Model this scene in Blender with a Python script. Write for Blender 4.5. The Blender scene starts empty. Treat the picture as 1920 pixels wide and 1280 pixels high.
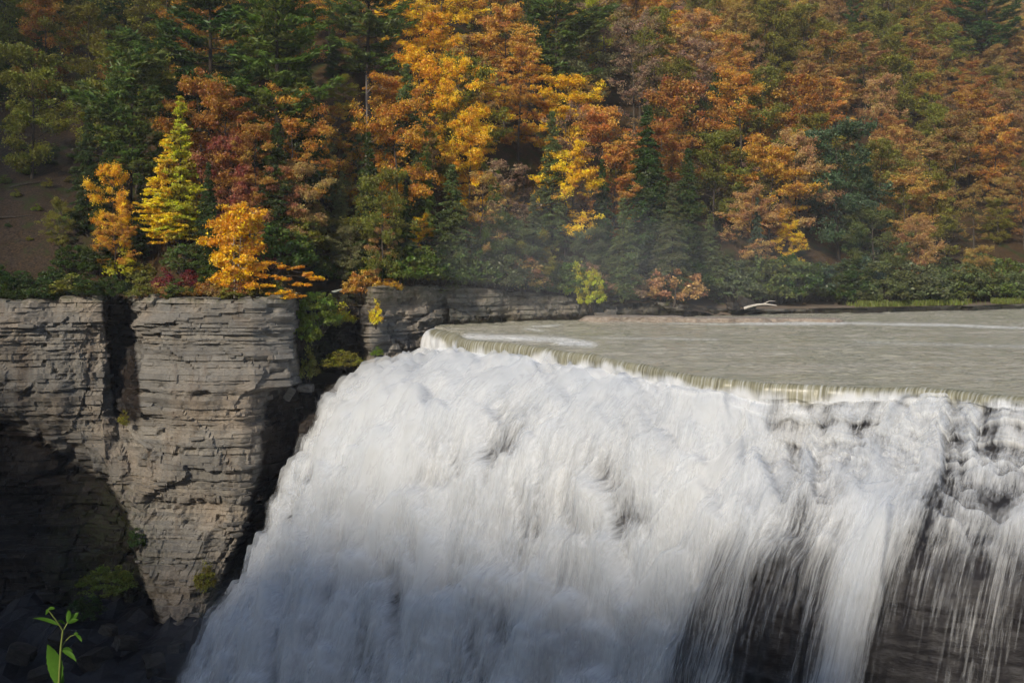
import bpy, math, random
import numpy as np
from mathutils import Vector

# ------------------------------------------------------------------ camera, sky, sun, exposure
SC = bpy.context.scene
COL = SC.collection
F_PX, HOR, CAM_Z = 2000.0, 480.0, 8.0          # focal length in photo pixels, horizon row, camera height over the river
cam_d = bpy.data.cameras.new('camera')
cam = bpy.data.objects.new('camera', cam_d); COL.objects.link(cam)
cam.location = (0, 0, CAM_Z); cam.rotation_euler = (math.radians(90), 0, 0)
cam_d.sensor_width = 36; cam_d.lens = 36 * F_PX / 1920; cam_d.shift_y = -(640 - HOR) / 1920
cam_d.clip_start = 0.1; cam_d.clip_end = 3000
SC.camera = cam
SUN_AZ, SUN_EL = math.radians(208), math.radians(27)   # azimuth clockwise from +Y (view direction)
W = bpy.data.worlds.new('World'); SC.world = W; W.use_nodes = True
nt = W.node_tree
sky = nt.nodes.new('ShaderNodeTexSky'); sky.sky_type = 'NISHITA'; sky.sun_disc = False
sky.sun_elevation = SUN_EL; sky.sun_rotation = SUN_AZ
sky.air_density = 1.0; sky.dust_density = 1.0
bg = nt.nodes['Background']; bg.inputs[1].default_value = 0.12
nt.links.new(sky.outputs[0], bg.inputs[0])
sun_d = bpy.data.lights.new('sun', 'SUN'); sun_d.energy = 3.7; sun_d.angle = math.radians(4)
sun_d.color = (1.0, 0.89, 0.73)
sun = bpy.data.objects.new('sun', sun_d); COL.objects.link(sun)
to_sun = Vector((math.sin(SUN_AZ) * math.cos(SUN_EL), math.cos(SUN_AZ) * math.cos(SUN_EL), math.sin(SUN_EL)))
sun.rotation_euler = to_sun.to_track_quat('Z', 'Y').to_euler(); sun.location = (-60, -90, 120)
SC.view_settings.view_transform = 'Standard'; SC.view_settings.look = 'None'
SC.view_settings.exposure = 0.19; SC.view_settings.gamma = 1.0
SC.render.engine = 'CYCLES'
CY = SC.cycles
CY.use_denoising = True; CY.max_bounces = 5; CY.diffuse_bounces = 2; CY.glossy_bounces = 2
CY.transmission_bounces = 4; CY.transparent_max_bounces = 14; CY.volume_bounces = 1
CY.use_adaptive_sampling = True; CY.adaptive_threshold = 0.05
CY.caustics_reflective = False; CY.caustics_refractive = False; CY.sample_clamp_indirect = 4.0
CY.volume_step_rate = 4.0; CY.volume_max_steps = 96

random.seed(7); RS = np.random.RandomState(7)

# ------------------------------------------------------------------ helpers
def px(x, y, d):                                # photo pixel + distance -> world point
    return np.array([(x - 960) / F_PX * d, d, CAM_Z - (y - HOR) / F_PX * d])
def pxx(x, d): return (x - 960) / F_PX * d
def to_px(p): return 960 + p[0] / p[1] * F_PX, HOR - (p[2] - CAM_Z) / p[1] * F_PX

def _h(ix, iy, iz, seed):
    n = (ix.astype(np.int64) * 374761393 + iy.astype(np.int64) * 668265263 + iz.astype(np.int64) * 2147483647 + seed * 1274126177) & 0xffffffff
    n = ((n ^ (n >> 13)) * 1274126177) & 0xffffffff
    n = ((n ^ (n >> 16)) * 2246822519) & 0xffffffff
    return ((n ^ (n >> 15)) & 0xffffff) / float(0xffffff)
def vn(x, y, z=0.0, seed=0):                    # value noise in [-1, 1]
    x, y, z = np.broadcast_arrays(np.asarray(x, float), np.asarray(y, float), np.asarray(z, float))
    fx, fy, fz = np.floor(x), np.floor(y), np.floor(z)
    a, b, c = x - fx, y - fy, z - fz
    a, b, c = a*a*(3-2*a), b*b*(3-2*b), c*c*(3-2*c)
    r = 0
    for i in (0, 1):
        for j in (0, 1):
            for k in (0, 1):
                r = r + _h(fx+i, fy+j, fz+k, seed) * (a if i else 1-a) * (b if j else 1-b) * (c if k else 1-c)
    return r * 2 - 1
def fbm(x, y, z=0.0, seed=0, o=4):
    r, a, f, t = 0, 1.0, 1.0, 0
    for i in range(o):
        r = r + a * vn(np.asarray(x)*f, np.asarray(y)*f, np.asarray(z)*f, seed + i*17); t += a; a *= .5; f *= 2.03
    return r / t
def hash1(i, seed=0):
    i = np.asarray(i); z = np.zeros_like(i)
    return _h(i, z, z, seed)
def sstep(a, b, x):
    t = np.clip((np.asarray(x, float) - a) / (b - a), 0, 1); return t*t*(3-2*t)

def mesh_np(name, V, Fq, mat=None, smooth=False, attrs=None, uv=None):
    """V (n,3), Fq (m,3|4) index array; attrs {name: per-vertex float array}"""
    V = np.asarray(V, np.float32); Fq = np.asarray(Fq, np.int32)
    me = bpy.data.meshes.new(name); n, m, k = len(V), len(Fq), Fq.shape[1]
    me.vertices.add(n); me.vertices.foreach_set('co', V.ravel())
    me.loops.add(m*k); me.loops.foreach_set('vertex_index', Fq.ravel())
    me.polygons.add(m); me.polygons.foreach_set('loop_start', np.arange(0, m*k, k, dtype=np.int32))
    me.polygons.foreach_set('use_smooth', np.full(m, smooth, bool))
    for a, v in (attrs or {}).items():
        at = me.attributes.new(a, 'FLOAT', 'POINT'); at.data.foreach_set('value', np.asarray(v, np.float32).ravel())
    if uv is not None:
        ul = me.uv_layers.new(name='UVMap'); ul.data.foreach_set('uv', np.asarray(uv, np.float32)[Fq.ravel()].ravel())
    me.update(calc_edges=True); me.validate()
    if mat: me.materials.append(mat)
    return me
def grid_faces(nu, nv):
    i = np.arange(nu-1)[:, None] * nv + np.arange(nv-1)[None, :]
    return np.stack([i, i+1, i+nv+1, i+nv], -1).reshape(-1, 4)
def link(name, me, parent=None, label=None, cat=None, group=None, kind=None, loc=None):
    o = bpy.data.objects.new(name, me); COL.objects.link(o)
    if parent is not None: o.parent = parent
    if loc is not None: o.location = loc
    tag(o, label, cat, group, kind); return o
def tag(o, label=None, cat=None, group=None, kind=None):
    if label: o['label'] = label
    if cat: o['category'] = cat
    if group: o['group'] = group
    if kind: o['kind'] = kind
def tube(P, R, sides=6):
    P = np.asarray(P, float); R = np.asarray(R, float); n = len(P)
    T = np.gradient(P, axis=0); T /= np.linalg.norm(T, axis=1)[:, None] + 1e-9
    ref = np.where(np.abs(T[:, 2:3]) > .9, np.array([[1., 0, 0]]), np.array([[0, 0, 1.]]))
    A = np.cross(T, ref); A /= np.linalg.norm(A, axis=1)[:, None] + 1e-9; B = np.cross(T, A)
    th = np.linspace(0, 2*np.pi, sides, endpoint=False)
    V = P[:, None, :] + R[:, None, None] * (A[:, None, :]*np.cos(th)[None, :, None] + B[:, None, :]*np.sin(th)[None, :, None])
    i = np.arange(n-1)[:, None]*sides + np.arange(sides)[None, :]
    j = np.arange(n-1)[:, None]*sides + (np.arange(sides)[None, :]+1) % sides
    return V.reshape(-1, 3), np.stack([i, j, j+sides, i+sides], -1).reshape(-1, 4)
class Acc:                                       # collects pieces of ONE mesh
    def __init__(s): s.V, s.F, s.n = [], [], 0
    def add(s, VF):
        V, Fq = VF; s.V.append(V); s.F.append(Fq + s.n); s.n += len(V)
    def mesh(s, name, mat, smooth=True):
        return mesh_np(name, np.concatenate(s.V), np.concatenate(s.F), mat, smooth)

# ------------------------------------------------------------------ materials
class NT:
    def __init__(s, name):
        s.m = bpy.data.materials.new(name); s.m.use_nodes = True; s.t = s.m.node_tree; s.t.nodes.clear()
        s.out = s.t.nodes.new('ShaderNodeOutputMaterial')
    def n(s, typ, ins=None, **props):
        nd = s.t.nodes.new('ShaderNode' + typ)
        for k, v in props.items(): setattr(nd, k, v)
        for k, v in (ins or {}).items(): s.set(nd.inputs[k], v)
        return nd
    def set(s, sock, v):
        if hasattr(v, 'is_linked') or hasattr(v, 'links'): s.t.links.new(v, sock)
        elif hasattr(v, 'outputs'): s.t.links.new(v.outputs[0], sock)
        else: sock.default_value = (*v, 1) if (isinstance(v, tuple) and len(v) == 3 and sock.type == 'RGBA') else v
    def math(s, op, a, b=0.0, c=0.0, clamp=False):
        nd = s.t.nodes.new('ShaderNodeMath'); nd.operation = op; nd.use_clamp = clamp
        for i, v in enumerate((a, b, c)): s.set(nd.inputs[i], v)
        return nd.outputs[0]
    def mix(s, f, a, b, mode='MIX'):
        nd = s.t.nodes.new('ShaderNodeMix'); nd.data_type = 'RGBA'; nd.blend_type = mode
        s.set(nd.inputs[0], f); s.set(nd.inputs[6], a); s.set(nd.inputs[7], b); return nd.outputs[2]
    def ramp(s, f, stops):
        nd = s.t.nodes.new('ShaderNodeValToRGB'); e = nd.color_ramp.elements
        while len(e) < len(stops): e.new(.5)
        for q, (p, c) in zip(e, stops): q.position = p; q.color = (*c, 1) if len(c) == 3 else c
        s.set(nd.inputs[0], f); return nd.outputs[0]
    def noise(s, vec, scale, detail=4, rough=.55, out=0):
        nd = s.t.nodes.new('ShaderNodeTexNoise'); nd.inputs['Scale'].default_value = scale
        nd.inputs['Detail'].default_value = detail; nd.inputs['Roughness'].default_value = rough
        if vec is not None: s.set(nd.inputs['Vector'], vec)
        return nd.outputs[out]
    def maprange(s, v, a, b, c=0., d=1.):
        nd = s.t.nodes.new('ShaderNodeMapRange'); s.set(nd.inputs[0], v)
        for i, q in enumerate((a, b, c, d)): nd.inputs[i+1].default_value = q
        return nd.outputs[0]
    def attr(s, name): return s.n('Attribute', attribute_name=name).outputs['Fac']
    def pos(s, scale=(1, 1, 1), obj=False):
        src = s.n('TexCoord').outputs['Object'] if obj else s.n('NewGeometry').outputs['Position']
        mp = s.n('Mapping'); mp.inputs['Scale'].default_value = scale; s.set(mp.inputs[0], src); return mp.outputs[0]
    def surf(s, sh): s.t.links.new(sh.outputs[0] if hasattr(sh, 'outputs') else sh, s.out.inputs[0]); return s.m
    def bump(s, h, strength=.5, dist=.1):
        return s.n('Bump', {'Strength': strength, 'Distance': dist, 'Height': h}).outputs[0]
    def pbr(s, color, rough=.8, normal=None, spec=.3, **kw):
        ins = {'Base Color': color, 'Roughness': rough, 'Specular IOR Level': spec}; ins.update(kw)
        if normal is not None: ins['Normal'] = normal
        return s.n('BsdfPrincipled', ins)

def mat_rock():
    t = NT('layered_shale')
    bed, wet, moss = t.attr('bed'), t.attr('wet'), t.attr('moss')
    flat = t.noise(t.pos((.22, .22, 2.6)), 1.0, 6, .62)
    big = t.noise(t.pos((1, 1, 1)), .16, 4, .6)
    fine = t.noise(t.pos((1.2, 1.2, 5)), 3.0, 6, .65)
    c = t.ramp(bed, [(0, (.11, .10, .088)), (.35, (.24, .225, .20)), (.6, (.165, .16, .15)), (.8, (.31, .285, .245)), (1, (.15, .13, .105))])
    c = t.mix(t.maprange(flat, .35, .65, 0, .5), c, (.175, .17, .158))
    c = t.mix(t.maprange(big, .45, .65, 0, .75), c, (.32, .265, .205))
    c = t.mix(t.maprange(fine, .48, .68, 0, .7), c, (.075, .068, .058))
    stain = t.noise(t.pos((.55, .55, .06)), 1.0, 5, .6)
    c = t.mix(t.maprange(stain, .55, .68, 0, .6), c, (.13, .10, .075))
    wet_shade_c = t.mix(t.maprange(flat, .4, .6), (.011, .009, .008), (.030, .022, .017))  # near-black tone for wet rock and for the painted shade
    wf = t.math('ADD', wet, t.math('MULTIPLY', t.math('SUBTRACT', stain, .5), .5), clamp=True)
    c = t.mix(t.maprange(wf, .3, .62), c, wet_shade_c)
    mn = t.noise(t.pos(), 1.4, 5, .7)
    c = t.mix(t.math('MULTIPLY', moss, t.maprange(mn, .42, .58)), c, (.045, .06, .012))
    hgt = t.math('ADD', t.math('MULTIPLY', fine, .6), flat)
    ro = t.maprange(wf, .3, .6, .9, .55)
    return t.surf(t.pbr(c, ro, t.bump(hgt, .8, .12), .25))
def mat_loose(name, c0, c1, rough=.9):
    t = NT(name); f = t.noise(t.pos((1, 1, 3), True), 2.5, 6, .65)
    c = t.mix(t.maprange(f, .35, .65), c0, c1)
    return t.surf(t.pbr(c, rough, t.bump(f, .7, .06), .25))
def mat_ground():
    t = NT('leaf_litter_slope'); bare, bank = t.attr('bare'), t.attr('bank')
    n1, n2 = t.noise(t.pos(), .35, 5, .65), t.noise(t.pos(), 4.0, 5, .7)
    c = t.ramp(n2, [(.3, (.020, .014, .008)), (.5, (.055, .034, .016)), (.68, (.12, .068, .028))])
    c = t.mix(t.maprange(n1, .5, .62), c, (.035, .042, .012))
    e = t.mix(t.maprange(n2, .35, .65), (.018, .014, .011), (.078, .058, .044))  # bare earth, darkened in its colour to stand in for shade
    e = t.mix(t.math('MULTIPLY', t.maprange(n1, .55, .62), .9), e, (.035, .055, .012))
    c = t.mix(t.math('MULTIPLY', bare, t.maprange(t.noise(t.pos(), 1.1, 5, .7), .36, .6, 1., .35)), c, e)
    g = t.mix(t.maprange(n2, .4, .62), (.17, .145, .12), (.22, .155, .10))
    c = t.mix(bank, c, g)
    return t.surf(t.pbr(c, .95, t.bump(n2, .8, .15), .15))
def mat_leaf():
    t = NT('leaves'); oi = t.n('ObjectInfo'); rnd = t.attr('rnd'); clump = t.attr('clump')
    hue = t.maprange(clump, 0, 1, .472, .528)
    val = t.math('MULTIPLY', t.maprange(rnd, 0, 1, .68, 1.3), t.maprange(clump, 0, 1, .78, 1.2))
    sat = t.maprange(t.math('FRACT', t.math('MULTIPLY', rnd, 7.3)), 0, 1, .9, 1.08)
    c = t.n('HueSaturation', {'Hue': hue, 'Saturation': sat, 'Value': val, 'Color': oi.outputs['Color']}).outputs[0]
    d = t.n('BsdfDiffuse', {'Color': c}); tr = t.n('BsdfTranslucent', {'Color': c})
    g = t.n('BsdfGlossy', {'Color': (.9, .9, .9), 'Roughness': .45})
    m = t.n('MixShader', {0: .38, 1: d, 2: tr}); m = t.n('MixShader', {0: .025, 1: m, 2: g})
    return t.surf(m)
def mat_bark(name, a, b):
    t = NT(name); f = t.noise(t.pos((6, 6, 1.2), True), 1.0, 5, .7)
    return t.surf(t.pbr(t.mix(t.maprange(f, .35, .65), a, b), .9, t.bump(f, .6, .04), .2))
def mat_river():
    t = NT('river_water'); foam = t.attr('foam')
    p = t.pos((.55, 1.35, 1))
    n1, n2, n3 = t.noise(p, 1.1, 4, .6), t.noise(p, 4.5, 3, .6), t.noise(t.pos((.06, .25, 1)), 1.0, 3, .5)
    h = t.math('ADD', t.math('MULTIPLY', n1, .7), t.math('MULTIPLY', n2, .35))
    c = t.mix(t.maprange(n3, .38, .62), (.355, .345, .25), (.465, .44, .36))
    fn = t.noise(t.pos((1.2, 2.2, 1)), 2.2, 5, .7)
    fm = t.math('MULTIPLY', foam, t.maprange(fn, .38, .56)); fm = t.math('MINIMUM', fm, 1.)
    n4 = t.noise(t.pos((.5, 2.0, 1)), 1.6, 5, .7)
    c = t.mix(t.maprange(n4, .45, .66, 0, .55), c, (.60, .58, .51))  # pale streaks in the colour stand in for ripple highlights
    c = t.mix(fm, c, (.82, .82, .79)); ro = t.maprange(fm, 0, 1, .07, .8)
    return t.surf(t.pbr(c, ro, t.bump(h, 1.0, .55), .5))
def mat_fall(name, seed, dens, thin):
    """white water: coverage of foam decides how much of the sheet is there; gaps let the rock show"""
    t = NT(name); cov, clear = t.attr('cov'), t.attr('clear')
    uv = t.n('UVMap').outputs[0]
    def st(su, sv, sc, de=4, ro=.6):
        mp = t.n('Mapping'); mp.inputs['Scale'].default_value = (su, sv, 1); mp.inputs['Location'].default_value = (seed*3.7, seed*1.9, seed*5.1)
        t.set(mp.inputs[0], uv); return t.noise(mp.outputs[0], sc, de, ro)
    a, b, c3 = st(2.2, .5, 1.0, 5, .68), st(8.0, 1.5, 1.0, 4, .68), st(.42, .16, 1.0, 3, .5)
    lng = st(5.0, .13, 1.0, 5, .66); th = t.attr('thin')
    a = t.mix(t.math('MULTIPLY_ADD', th, .45, .32), a, lng); b0 = b; b = t.mix(t.math('MULTIPLY', th, .6), b, st(14., .4, 1.0, 3, .6))
    k = t.math('ADD', t.math('MULTIPLY', a, .60), t.math('ADD', t.math('MULTIPLY', b, .36), t.math('MULTIPLY', c3, .32)))   # about .62 mean
    e = t.math('ADD', t.math('SUBTRACT', k, .64), t.math('MULTIPLY', t.math('SUBTRACT', cov, .5), .62))
    al = t.maprange(e, -.16 + thin, .17 + thin, 0, dens)
    al = t.math('MAXIMUM', al, t.math('MULTIPLY', clear, .93))
    col = t.mix(t.maprange(c3, .35, .65), (.80, .84, .89), (.86, .88, .90))
    col = t.mix(t.math('MULTIPLY', clear, t.maprange(lng, .50, .68, 1., .15)), col, t.mix(t.maprange(lng, .34, .5), (.12, .115, .085), (.35, .335, .225)))
    h = t.math('ADD', t.math('MULTIPLY', a, .8), t.math('MULTIPLY', b, .35))
    nm = t.bump(h, .22, .2)
    d = t.n('BsdfDiffuse', {'Color': col, 'Normal': nm}); tr = t.n('BsdfTranslucent', {'Color': col})
    m = t.n('MixShader', {0: .3, 1: d, 2: tr})
    gl = t.n('BsdfGlossy', {'Color': (.9, .9, .9), 'Roughness': .3, 'Normal': nm})
    m = t.n('MixShader', {0: t.math('MULTIPLY', clear, .03), 1: m, 2: gl})
    x = t.n('MixShader', {0: al, 1: t.n('BsdfTransparent'), 2: m})
    return t.surf(x)
def mat_spray():
    t = NT('spray'); rnd = t.attr('rnd')
    d = t.n('BsdfDiffuse', {'Color': (.86, .87, .9)}); tr = t.n('BsdfTranslucent', {'Color': (.86, .87, .9)})
    m = t.n('MixShader', {0: .4, 1: d, 2: tr})
    return t.surf(t.n('MixShader', {0: t.math('MULTIPLY', rnd, .2), 1: t.n('BsdfTransparent'), 2: m}))
def mat_plain(name, c, rough=.7, trans=0.):
    t = NT(name); f = t.noise(t.pos((1, 1, 1), True), 60., 3, .5)
    cc = t.mix(f, tuple(v*.7 for v in c), tuple(min(1, v*1.25) for v in c))
    p = t.pbr(cc, rough, None, .4)
    if trans:
        p = t.n('MixShader', {0: trans, 1: p, 2: t.n('BsdfTranslucent', {'Color': cc})})
    return t.surf(p)

M_ROCK = mat_rock()
M_SLAB = mat_loose('pale_slab_stone', (.11, .103, .092), (.215, .20, .178))
M_WETROCK = mat_loose('black_wet_rock', (.009, .0088, .011), (.026, .024, .028), .5)
M_SLAB_DARK = mat_loose('dark_slab_stone', (.018, .016, .014), (.05, .042, .034), .6)  # dark copy of the slab stone, also standing in for shade
M_GROUND = mat_ground(); M_LEAF = mat_leaf(); M_RIVER = mat_river()
M_BARK = mat_bark('grey_brown_bark', (.035, .028, .022), (.10, .082, .066))
M_BARKD = mat_bark('dark_conifer_bark', (.018, .014, .011), (.055, .043, .034))
M_BIRCH = mat_bark('white_birch_bark', (.30, .27, .23), (.62, .58, .52))
M_SNAG = mat_bark('weathered_grey_wood', (.17, .14, .12), (.34, .29, .25))
M_DRIFT = mat_bark('pale_driftwood', (.42, .38, .33), (.62, .58, .52))

# ------------------------------------------------------------------ the far side: rim line, gorge wall, slope
# columns of the gorge wall: photo column and distance at five heights
ZK = [5.0, -4.9, -5.4, -18.0, -37.0]
WALL = [  # top, above ledge, below ledge, z=-18, z=-37
 [(-420, 104), (-420, 104), (-420, 104), (-420, 106), (-420, 103)],
 [(-100, 104), (-100, 104), (-100, 104), (-100, 106), (-120, 103)],
 [(0, 105), (0, 105), (0, 105), (0, 107), (-20, 104)],
 [(120, 106), (120, 106), (120, 106), (120, 107), (90, 104)],
 [(183, 107), (195, 107), (195, 107), (200, 107), (150, 104)],
 [(200, 110), (214, 109.6), (214, 109.6), (235, 107.4), (200, 104)],
 [(232, 110), (242, 109.6), (242, 109.6), (255, 107), (220, 103.5)],
 [(258, 106), (265, 106), (265, 106), (280, 106.5), (240, 103)],
 [(330, 105.3), (330, 105.3), (330, 105.3), (330, 105.6), (265, 102.6)],
 [(400, 105.4), (400, 105), (400, 105), (390, 105), (290, 102.5)],
 [(470, 105.3), (478, 104.8), (462, 105), (430, 105), (312, 103)],
 [(522, 107), (540, 106.6), (492, 106.4), (456, 106), (330, 104)],
 [(546, 113), (562, 112.6), (560, 112), (520, 112), (450, 111)],
 [(600, 117), (600, 117), (622, 112), (600, 114.5), (560, 114.5)],
 [(688, 119), (688, 119), (700, 113.6), (690, 116.5), (690, 116.5)],
 [(699, 114.6), (699, 114.6), (705, 114.0), (699, 116), (699, 116)],
 [(760, 117.5), (760, 117.5), (760, 117), (760, 117.5), (760, 117.5)],
 [(840, 122.5), (840, 122.5), (840, 122.5), (840, 122.5), (840, 122.5)],
 [(880, 125), (880, 125), (880, 125), (880, 125), (880, 125)]]
ZTOP_W = [4.0]*12 + [4.0, 4.3, 4.9, 5.2, 5.1, 4.8, 4.5]
BANK = [(840, 122.5, 4.8), (950, 127, 3.9), (1020, 130, 3.4), (1100, 133, 2.8), (1200, 136.5, 2.4), (1290, 139, 1.6), (1350, 141, .9), (1500, 146, .75), (1700, 152, .7), (1920, 160, .7), (2400, 178, .7), (3000, 190, .7)]
RIM = [(pxx(c[0][0], c[0][1]), c[0][1], z) for c, z in zip(WALL, ZTOP_W)] + [(pxx(a, b), b, z) for a, b, z in BANK[1:]]
RIM = [(-140., 106., 4.)] + RIM
rx = np.array([r[0] for r in RIM]); ry = np.array([r[1] for r in RIM]); rz = np.array([r[2] for r in RIM])
for i in range(1, len(rx)):
    if rx[i] <= rx[i-1]: rx[i] = rx[i-1] + .05

def hill(X, Y):
    X = np.asarray(X, float); Y = np.asarray(Y, float)
    w = Y - np.interp(X, rx, ry)
    bench = np.interp(X, [-80, -50, -30, 0, 40, 80], [1.5, 1.5, 2.0, 2.5, 6., 9.])
    slope = np.interp(X, [-80, -45, -20, 20, 80], [.50, .53, .56, .58, .56])
    up = np.maximum(w - bench, 0)
    z = np.interp(X, rx, rz) + .03*np.clip(w, 0, bench) + slope*up*sstep(0, 14, up) * (.9 + .1*sstep(20, 60, up)) + .22*np.minimum(up, 10)
    z = z + np.minimum(up*.15, 1.6) * fbm(X*.06, Y*.06, 0, 3, 3)
    return z

def build_hill():
    X = np.concatenate([np.arange(-140, 190, 1.0)]); w = np.concatenate([np.arange(0, 24, .8), np.arange(24, 240, 3.)])
    XX, WW = np.meshgrid(X, w, indexing='ij'); YY = np.interp(XX, rx, ry) + WW + .4
    ZZ = hill(XX, YY) - .9*sstep(2.2, .2, WW)*np.clip(.55 + .9*fbm(XX*.35, 0*XX, 0, 52, 3), 0, 1) + .12*fbm(XX*.7, YY*.7, 0, 5, 3)
    V = np.stack([XX, YY, ZZ], -1).reshape(-1, 3)
    q = 960 + XX/YY*F_PX; r = HOR - (ZZ - CAM_Z)/YY*F_PX
    bare = sstep(215, 130, q + 40*fbm(XX*.1, YY*.1, 0, 9)) * sstep(235, 275, r) * sstep(560, 500, r)
    bank = sstep(1240, 1330, q) * sstep(9, 5, WW + 2*fbm(XX*.15, YY*.15, 0, 4))
    me = mesh_np('hillside', V, grid_faces(len(X), len(w))[:, ::-1], M_GROUND, True, {'bare': bare, 'bank': bank})
    return link('hillside', me, kind='structure')

def strata(zt, zb, seed, tmin=.09, tmax=.55):
    rs = np.random.RandomState(seed); z = [zt]
    while z[-1] > zb: z.append(z[-1] - (tmin + (tmax-tmin)*rs.rand()**1.7))
    return np.array(z)
def layered_wall(name, base_fn, U, zl, amp, wet_shade_fn, moss_fn, seed, ztop_fn=None):
    """rows doubled at every bed boundary so that each bed is a real ledge"""
    rows_z, rows_k = [], []
    for k in range(len(zl)-1):
        a, b = zl[k], zl[k+1]; m = max(2, int((a-b)/.22)+1)
        for q in range(m):
            rows_z.append(a + (b-a)*(.03 + .94*q/(m-1))); rows_k.append(k)
    rows_z = np.array(rows_z); rows_k = np.array(rows_k); nz = len(rows_z)
    if ztop_fn is not None:                      # squeeze the column below the local rim
        top = ztop_fn(U)[:, None]
        Zg = np.where(rows_z[None, :] > top, top + .004*(rows_z[None, :]-top), rows_z[None, :])
    else: Zg = np.repeat(rows_z[None, :], len(U), 0)
    B = base_fn(U, Zg)                           # (nu, nz, 2)
    T = np.gradient(B, axis=0); ker = np.ones(13)/13
    for c in (0, 1):
        T[..., c] = np.apply_along_axis(lambda r: np.convolve(np.pad(r, 6, 'edge'), ker, 'valid'), 0, T[..., c])
    L = np.linalg.norm(T, axis=-1, keepdims=True) + 1e-6; T /= L
    N = np.stack([T[..., 1], -T[..., 0]], -1)
    S = np.cumsum(np.linalg.norm(np.diff(B, axis=0, prepend=B[:1]), axis=-1).mean(1))[:, None] + 0*Zg
    K = np.repeat(rows_k[None, :], len(U), 0)
    hard = (hash1(K//7, seed+1) - .5)*.45 + (hash1(K, seed+2)-.5)*.30
    Lb = 1.1 + 4.5*hash1(K, seed+3)**2
    cell = np.floor(S/Lb + 9*hash1(K, seed+4))
    blk = _h(cell, K, np.zeros_like(K), seed+5) - .5
    d = hard + .17*blk + .62*fbm(S*.3, K*.16, 0, seed+6, 4) + 2.6*fbm(S*.11, Zg*.10, 0, seed+7, 4) + .75*(_h(np.floor(S/4.2 + 1.5*vn(Zg*.3, 0*S, 0, seed+20)), np.floor(Zg/5.5 + vn(S*.15, 0*S, 0, seed+21)), np.zeros_like(K), seed+22)-.5) + .22*fbm(S*1.5, K*.7, 0, seed+8, 3)
    broken = _h(np.floor(S/1.9), np.floor(K/3.), np.zeros_like(K), seed+9)
    d = d - .5*sstep(.35, .5, fbm(S*.5, Zg*.55, 0, seed+9, 3)) - .25*(broken > .93)
    if ztop_fn is not None: d = np.where(rows_z[None, :] > top, np.minimum(d, 0) - .6, d)
    cellb = S/Lb + 9*hash1(K, seed+4); fr = np.abs(cellb - np.round(cellb))*Lb
    d = d - .08*(fr < .07)*(hash1(K, seed+10) > .6)
    P = np.concatenate([B + N*(amp*d)[..., None], Zg[..., None]], -1)
    P[..., 2] += .06*fbm(S*.25, K*.5, 0, seed+12, 2)
    bed = np.clip(hash1(K, seed+11)*.7 + .3*hash1(K//4, seed+13) + .15*fbm(S*.3, K*.7, 0, seed+14), 0, 1)
    V = P.reshape(-1, 3)
    Q = np.stack(to_px((V[:, 0], V[:, 1], V[:, 2])), -1)
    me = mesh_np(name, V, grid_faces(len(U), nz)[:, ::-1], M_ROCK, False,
                 {'bed': bed, 'wet': wet_shade_fn(Q, V), 'moss': moss_fn(Q, V)})
    return me, P, N

def wall_base(U, Zg):
    out = np.zeros(Zg.shape + (2,)); n = len(WALL); idx = np.arange(n)
    keyX = np.array([[pxx(a, b) for a, b in c] for c in WALL]); keyY = np.array([[b for a, b in c] for c in WALL])
    zk = np.array(ZK)[::-1]
    U0 = U
    for k in range(Zg.shape[1]):
        z = Zg[:, k]; U = U0 + sstep(3.2, 4.6, U0)*sstep(8, 6.4, U0)*(1.0*fbm(z*.22, 0*z, 0, 71, 3) + .14*vn(z*1.3, 0*z, 0, 72))
        cx = np.array([[np.interp(zz, zk, keyX[i][::-1]) for i in range(n)] for zz in (z.min(), z.max())]) if np.ptp(z) > 1e-6 else np.array([[np.interp(z[0], zk, keyX[i][::-1]) for i in range(n)]]*2)
        cy = np.array([[np.interp(zz, zk, keyY[i][::-1]) for i in range(n)] for zz in (z.min(), z.max())]) if np.ptp(z) > 1e-6 else np.array([[np.interp(z[0], zk, keyY[i][::-1]) for i in range(n)]]*2)
        out[:, k, 0] = np.interp(U, idx, cx[0]); out[:, k, 1] = np.interp(U, idx, cy[0])
    # undercut at the foot of the left wall, along the painted shade's edge
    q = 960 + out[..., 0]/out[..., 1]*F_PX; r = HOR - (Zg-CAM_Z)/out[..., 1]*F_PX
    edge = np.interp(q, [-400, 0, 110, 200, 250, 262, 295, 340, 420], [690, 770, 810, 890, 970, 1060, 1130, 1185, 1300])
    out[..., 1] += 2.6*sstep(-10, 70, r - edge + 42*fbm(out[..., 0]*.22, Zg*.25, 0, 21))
    return out
def wall_wet_shade(Q, V):  # near-black mask: painted shade at lower left, wet rock and shade on the flank
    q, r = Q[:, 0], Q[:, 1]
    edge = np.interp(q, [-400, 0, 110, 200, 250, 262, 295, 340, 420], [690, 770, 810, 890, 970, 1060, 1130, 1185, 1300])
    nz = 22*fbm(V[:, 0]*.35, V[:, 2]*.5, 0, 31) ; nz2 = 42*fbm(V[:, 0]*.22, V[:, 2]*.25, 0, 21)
    w = sstep(-5, 40, r - edge + nz*.7 + nz2)  # cast shadow of the lower left wall, painted into the rock colour
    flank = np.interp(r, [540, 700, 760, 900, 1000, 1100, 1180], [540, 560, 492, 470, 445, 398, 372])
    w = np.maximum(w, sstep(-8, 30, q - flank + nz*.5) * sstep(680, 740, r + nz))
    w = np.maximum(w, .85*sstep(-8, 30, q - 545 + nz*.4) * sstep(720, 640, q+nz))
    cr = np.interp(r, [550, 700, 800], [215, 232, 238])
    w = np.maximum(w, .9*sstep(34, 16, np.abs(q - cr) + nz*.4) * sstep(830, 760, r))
    return w
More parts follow.
